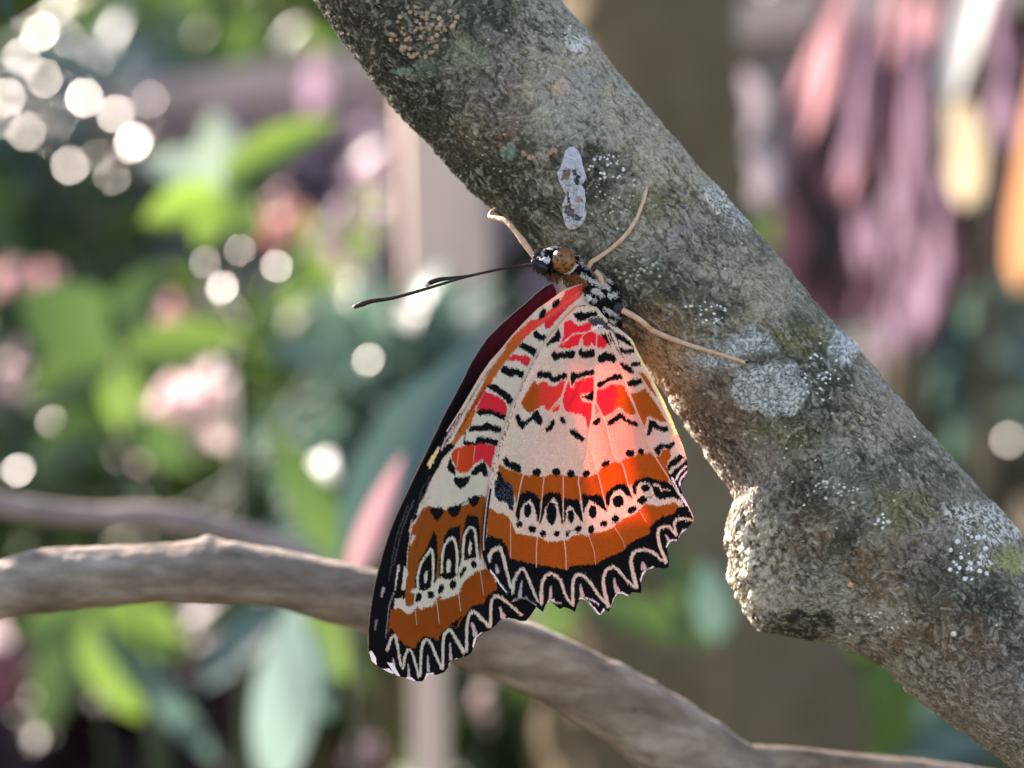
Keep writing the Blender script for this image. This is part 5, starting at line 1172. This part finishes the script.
# green leaves seen under the wings and beside the knot
pl = empty('broadleaf_plant', P(690, 3000, 0.75)*np.array([1, 1, 0])); tag(pl, 'plant with teal-green leaves in front of the trunk under the butterfly', 'plant')
leaf_px('leaf', 720,640,650,530,40,0.80,m_dgreen,pl,face=0.9); leaf_px('leaf', 716,640,704,560,40,0.76,m_teal,pl,face=0.8); leaf_px('leaf', 716,642,560,596,40,0.80,m_dgreen,pl,face=0.7); leaf_px('leaf', 560,640,545,585,40,0.8,m_dgreen,pl,face=0.7)
stem_to_ground(718,642,0.82,m_trunk,pl,r=0.0012)
pl = empty('broadleaf_plant', P(850, 3000, 1.0)*np.array([1, 1, 0])); tag(pl, 'plant with bright green leaves right of the trunk below the bough', 'plant')
leaf_px('leaf', 880,760,892,640,70,0.95,m_green,pl,face=0.8); leaf_px('leaf', 880,762,960,690,46,0.98,m_teal,pl,face=0.7); leaf_px('leaf', 882,764,1010,740,46,1.0,m_teal,pl,face=0.6); leaf_px('leaf', 878,764,800,720,40,1.0,m_dgreen,pl,face=0.7)
stem_to_ground(880,762,0.97,m_grn_stem,pl,r=0.0025)

# ---- glossy shrubs whose leaves are turned to flash the sun
def flash(label, pts, d, seed=0):
    cx = sum(p[0] for p in pts)/len(pts)
    root = empty('glossy_shrub', P(cx, 3000, d)*np.array([1, 1, 0])); tag(root, label, 'shrub', 'shrubs whose wet glossy leaves are turned to flash the sun')
    parts = []
    g0 = P(cx, 3000, d)*np.array([1, 1, 0]); cy = max(p[1] for p in pts)+60; hub = P(cx, cy, d)
    parts.append(tube(spline(np.array([g0, (g0+hub)/2+np.array([.02, 0, 0]), hub]), 10), np.linspace(0.008, 0.005, 10), 6))
    for (x, y, s) in pts:
        glint('leaf', x, y, s, d+rng.uniform(-.1, .1), m_gloss, root)
        e = P(x, y+6, d+0.02); parts.append(tube(spline(np.array([hub, (hub+e)/2+rng.normal(size=3)*0.02, e]), 7), np.linspace(0.003, 0.0012, 7), 5))
    v, f = merge(parts); mesh_obj('stem', v, f, m_grn_stem, root)
flash('shrub of tiny glossy leaves flashing white at the upper left', [(40,32,4.5),(22,56,4.5),(44,78,3.5),(84,98,5),(116,114,4.5),(134,142,6.5),(70,166,4.5),(96,158,4),(26,132,4.5),(0,152,4.5),(6,98,4),(60,118,3),(112,176,3.5),(150,100,2.5),(58,6,3),(14,180,3),(172,62,2),(160,188,2.5),(30,20,2),(70,40,2.2),(96,60,2),(12,76,2.5),(66,90,2.5),(50,140,2.5),(110,132,3),(146,122,2.2),(84,178,2.2),(34,108,2.2),(128,96,2.4),(2,120,3)], 1.9)
flash('shrub with a single bright round flash at the end of the antenna side', [(278,264,7),(222,288,4.5),(240,250,2.5),(205,262,2.5)], 0.95)
flash('shrub with small flashes among the blossoms at mid left', [(82,370,3.2),(125,330,3),(52,422,3),(18,470,4.5),(96,418,3),(368,360,4),(330,340,2.5)], 1.0)
flash('shrub with round flashes at the right edge below the orange blade', [(962,275,6),(935,310,3.5),(1012,385,4),(1008,440,5),(1002,505,5),(985,470,3),(1020,520,4),(880,440,2.5)], 1.8)
flash('low shrub with a few dim flashes at bottom centre', [(484,755,4),(535,735,3),(470,690,3),(715,660,2.5)], 1.4)

# ================================================================== unseen sprig added towards the sun, leaves placed to shade the wings
m_shade_leaf = leaf_mat('added_shade_leaf', (0.02,0.04,0.015), (0.035,0.06,0.02), (0.03,0.06,0.01), gloss=0.5, tw=0.08)
def shade_leaf(parent, x0, y0, x1, y1, w, dist):
    a = PD(x0, y0, 4)+SUN*dist; b = PD(x1, y1, 4)+SUN*dist
    v, f = leaf_geo(a, b, w*MM, SUN+rng.normal(size=3)*0.03, curl=0.06, fold=0.12, n=14, shape=0.85)
    return mesh_obj('leaf', v, f, m_shade_leaf, parent)
g_ = PD(300, 300, 4)+SUN*0.24
sp = empty('added_shade_sprig', (g_[0], g_[1], 0)); tag(sp, 'unseen leafy sprig added up towards the sun so its leaves shade the outer wings', 'sprig')
for a in SHADE: shade_leaf(sp, *a)
s_ = spline(np.array([[g_[0], g_[1], 0], [g_[0]-0.03, g_[1]+0.02, 0.7], g_+np.array([-0.01, 0, 0.0]), PD(430, 240, 4)+SUN*0.23, PD(560, 640, 4)+SUN*0.22]), 40)
V_, F_ = tube(s_, np.linspace(0.003, 0.001, 40), 8); mesh_obj('stem', V_, F_, m_grn_stem, sp)

# ================================================================== tree added up-sun, outside the view, to dapple the garden behind
def shade_tree():
    r2 = np.random.default_rng(21); c = np.array([0.05, 2.3, 0.72])+SUN*4.0
    root = empty('tree', (c[0], c[1], 0)); tag(root, 'leafy tree added outside the view so its crown dapples the garden with shade', 'tree')
    V = []; F = []; o = 0; hub = []
    for _ in range(46):
        u = r2.normal(size=3); u /= np.linalg.norm(u); hub.append(c+u*r2.uniform(0.25, 1.0)*np.array([1.15, 0.9, 1.0]))
    for q in range(320):
        p = hub[r2.integers(len(hub))]+r2.normal(size=3)*0.13; l = r2.uniform(0.12, 0.26); u = r2.normal(size=3); u[2] -= .4; u /= np.linalg.norm(u)
        v, f = leaf_geo(p, p+u*l, l*0.45, np.array([0, 0, 1.0])+SUN*0.6+r2.normal(size=3)*0.5, n=4); V.append(v); F += [tuple(a+o for a in t) for t in f]; o += len(v)
    mesh_obj('crown', np.vstack(V), F, m_dgreen, root)
    g0 = np.array([c[0], c[1], 0]); parts = [tube(spline(np.array([g0, g0+np.array([0.05, 0, 1.0]), c-np.array([0, 0, 0.2])]), 12), np.linspace(0.12, 0.05, 12), 12)]
    for h in hub: 
        s = spline(np.array([c*0.8+g0*0.2, (c+h)/2+np.array([0, 0, -.08]), h]), 7); parts.append(tube(s, np.linspace(0.03, 0.006, 7), 6))
    v, f = merge(parts); mesh_obj('trunk', v, f, m_trunk, root)
shade_tree()
FSTOP = 12.3; SKY_STR = 0.095; SUN_STR = 5.0; EXPO = 2.02
WB_T = 7000; WB_TINT = 18
# ================================================================== camera, light, render
cam = bpy.data.cameras.new('camera'); co = bpy.data.objects.new('camera', cam); COL.objects.link(co)
co.location = Vector(cam_pos); co.rotation_euler = (math.radians(90)-PITCH, 0, 0)
cam.sensor_width = 36.0; cam.lens = 36.0*FPX/1024.0; cam.clip_start = 0.01; cam.clip_end = 500
cam.dof.use_dof = True; cam.dof.focus_distance = D0+0.0006; cam.dof.aperture_fstop = FSTOP
scene.camera = co
w = bpy.data.worlds.new('World'); scene.world = w; w.use_nodes = True
nt = w.node_tree; bg = nt.nodes['Background']
sky = nt.nodes.new('ShaderNodeTexSky'); sky.sky_type = 'NISHITA'; sky.sun_disc = False
sky.sun_elevation = SUN_EL; sky.sun_rotation = math.atan2(SUN[0], SUN[1]); sky.air_density = 1.0; sky.dust_density = 0.7; sky.ozone_density = 1.0
nt.links.new(sky.outputs[0], bg.inputs[0]); bg.inputs[1].default_value = SKY_STR
sl_ = bpy.data.lights.new('sun', 'SUN'); sl_.energy = SUN_STR; sl_.angle = math.radians(0.5); sl_.color = (1.0, 0.94, 0.86)
so_ = bpy.data.objects.new('sun', sl_); COL.objects.link(so_)
so_.rotation_euler = Vector(SUN).to_track_quat('Z', 'Y').to_euler(); so_.location = (-5, 3, 5)
scene.view_settings.view_transform = 'Standard'; scene.view_settings.look = 'None'
scene.view_settings.exposure = EXPO; scene.view_settings.gamma = 1.0; scene.view_settings.use_curve_mapping = False
scene.render.engine = 'CYCLES'
c = scene.cycles; c.use_denoising = True; c.max_bounces = 6; c.diffuse_bounces = 3; c.glossy_bounces = 2; c.transparent_max_bounces = 8; c.transmission_bounces = 4
try: c.denoiser = 'OPENIMAGEDENOISE'
except Exception: pass
c.sample_clamp_indirect = 6.0; c.caustics_reflective = False; c.caustics_refractive = False
for o in scene.objects:
    if '_w' in o: del o['_w']
try:
    scene.view_settings.use_white_balance = True; scene.view_settings.white_balance_temperature = WB_T; scene.view_settings.white_balance_tint = WB_TINT
except Exception: pass
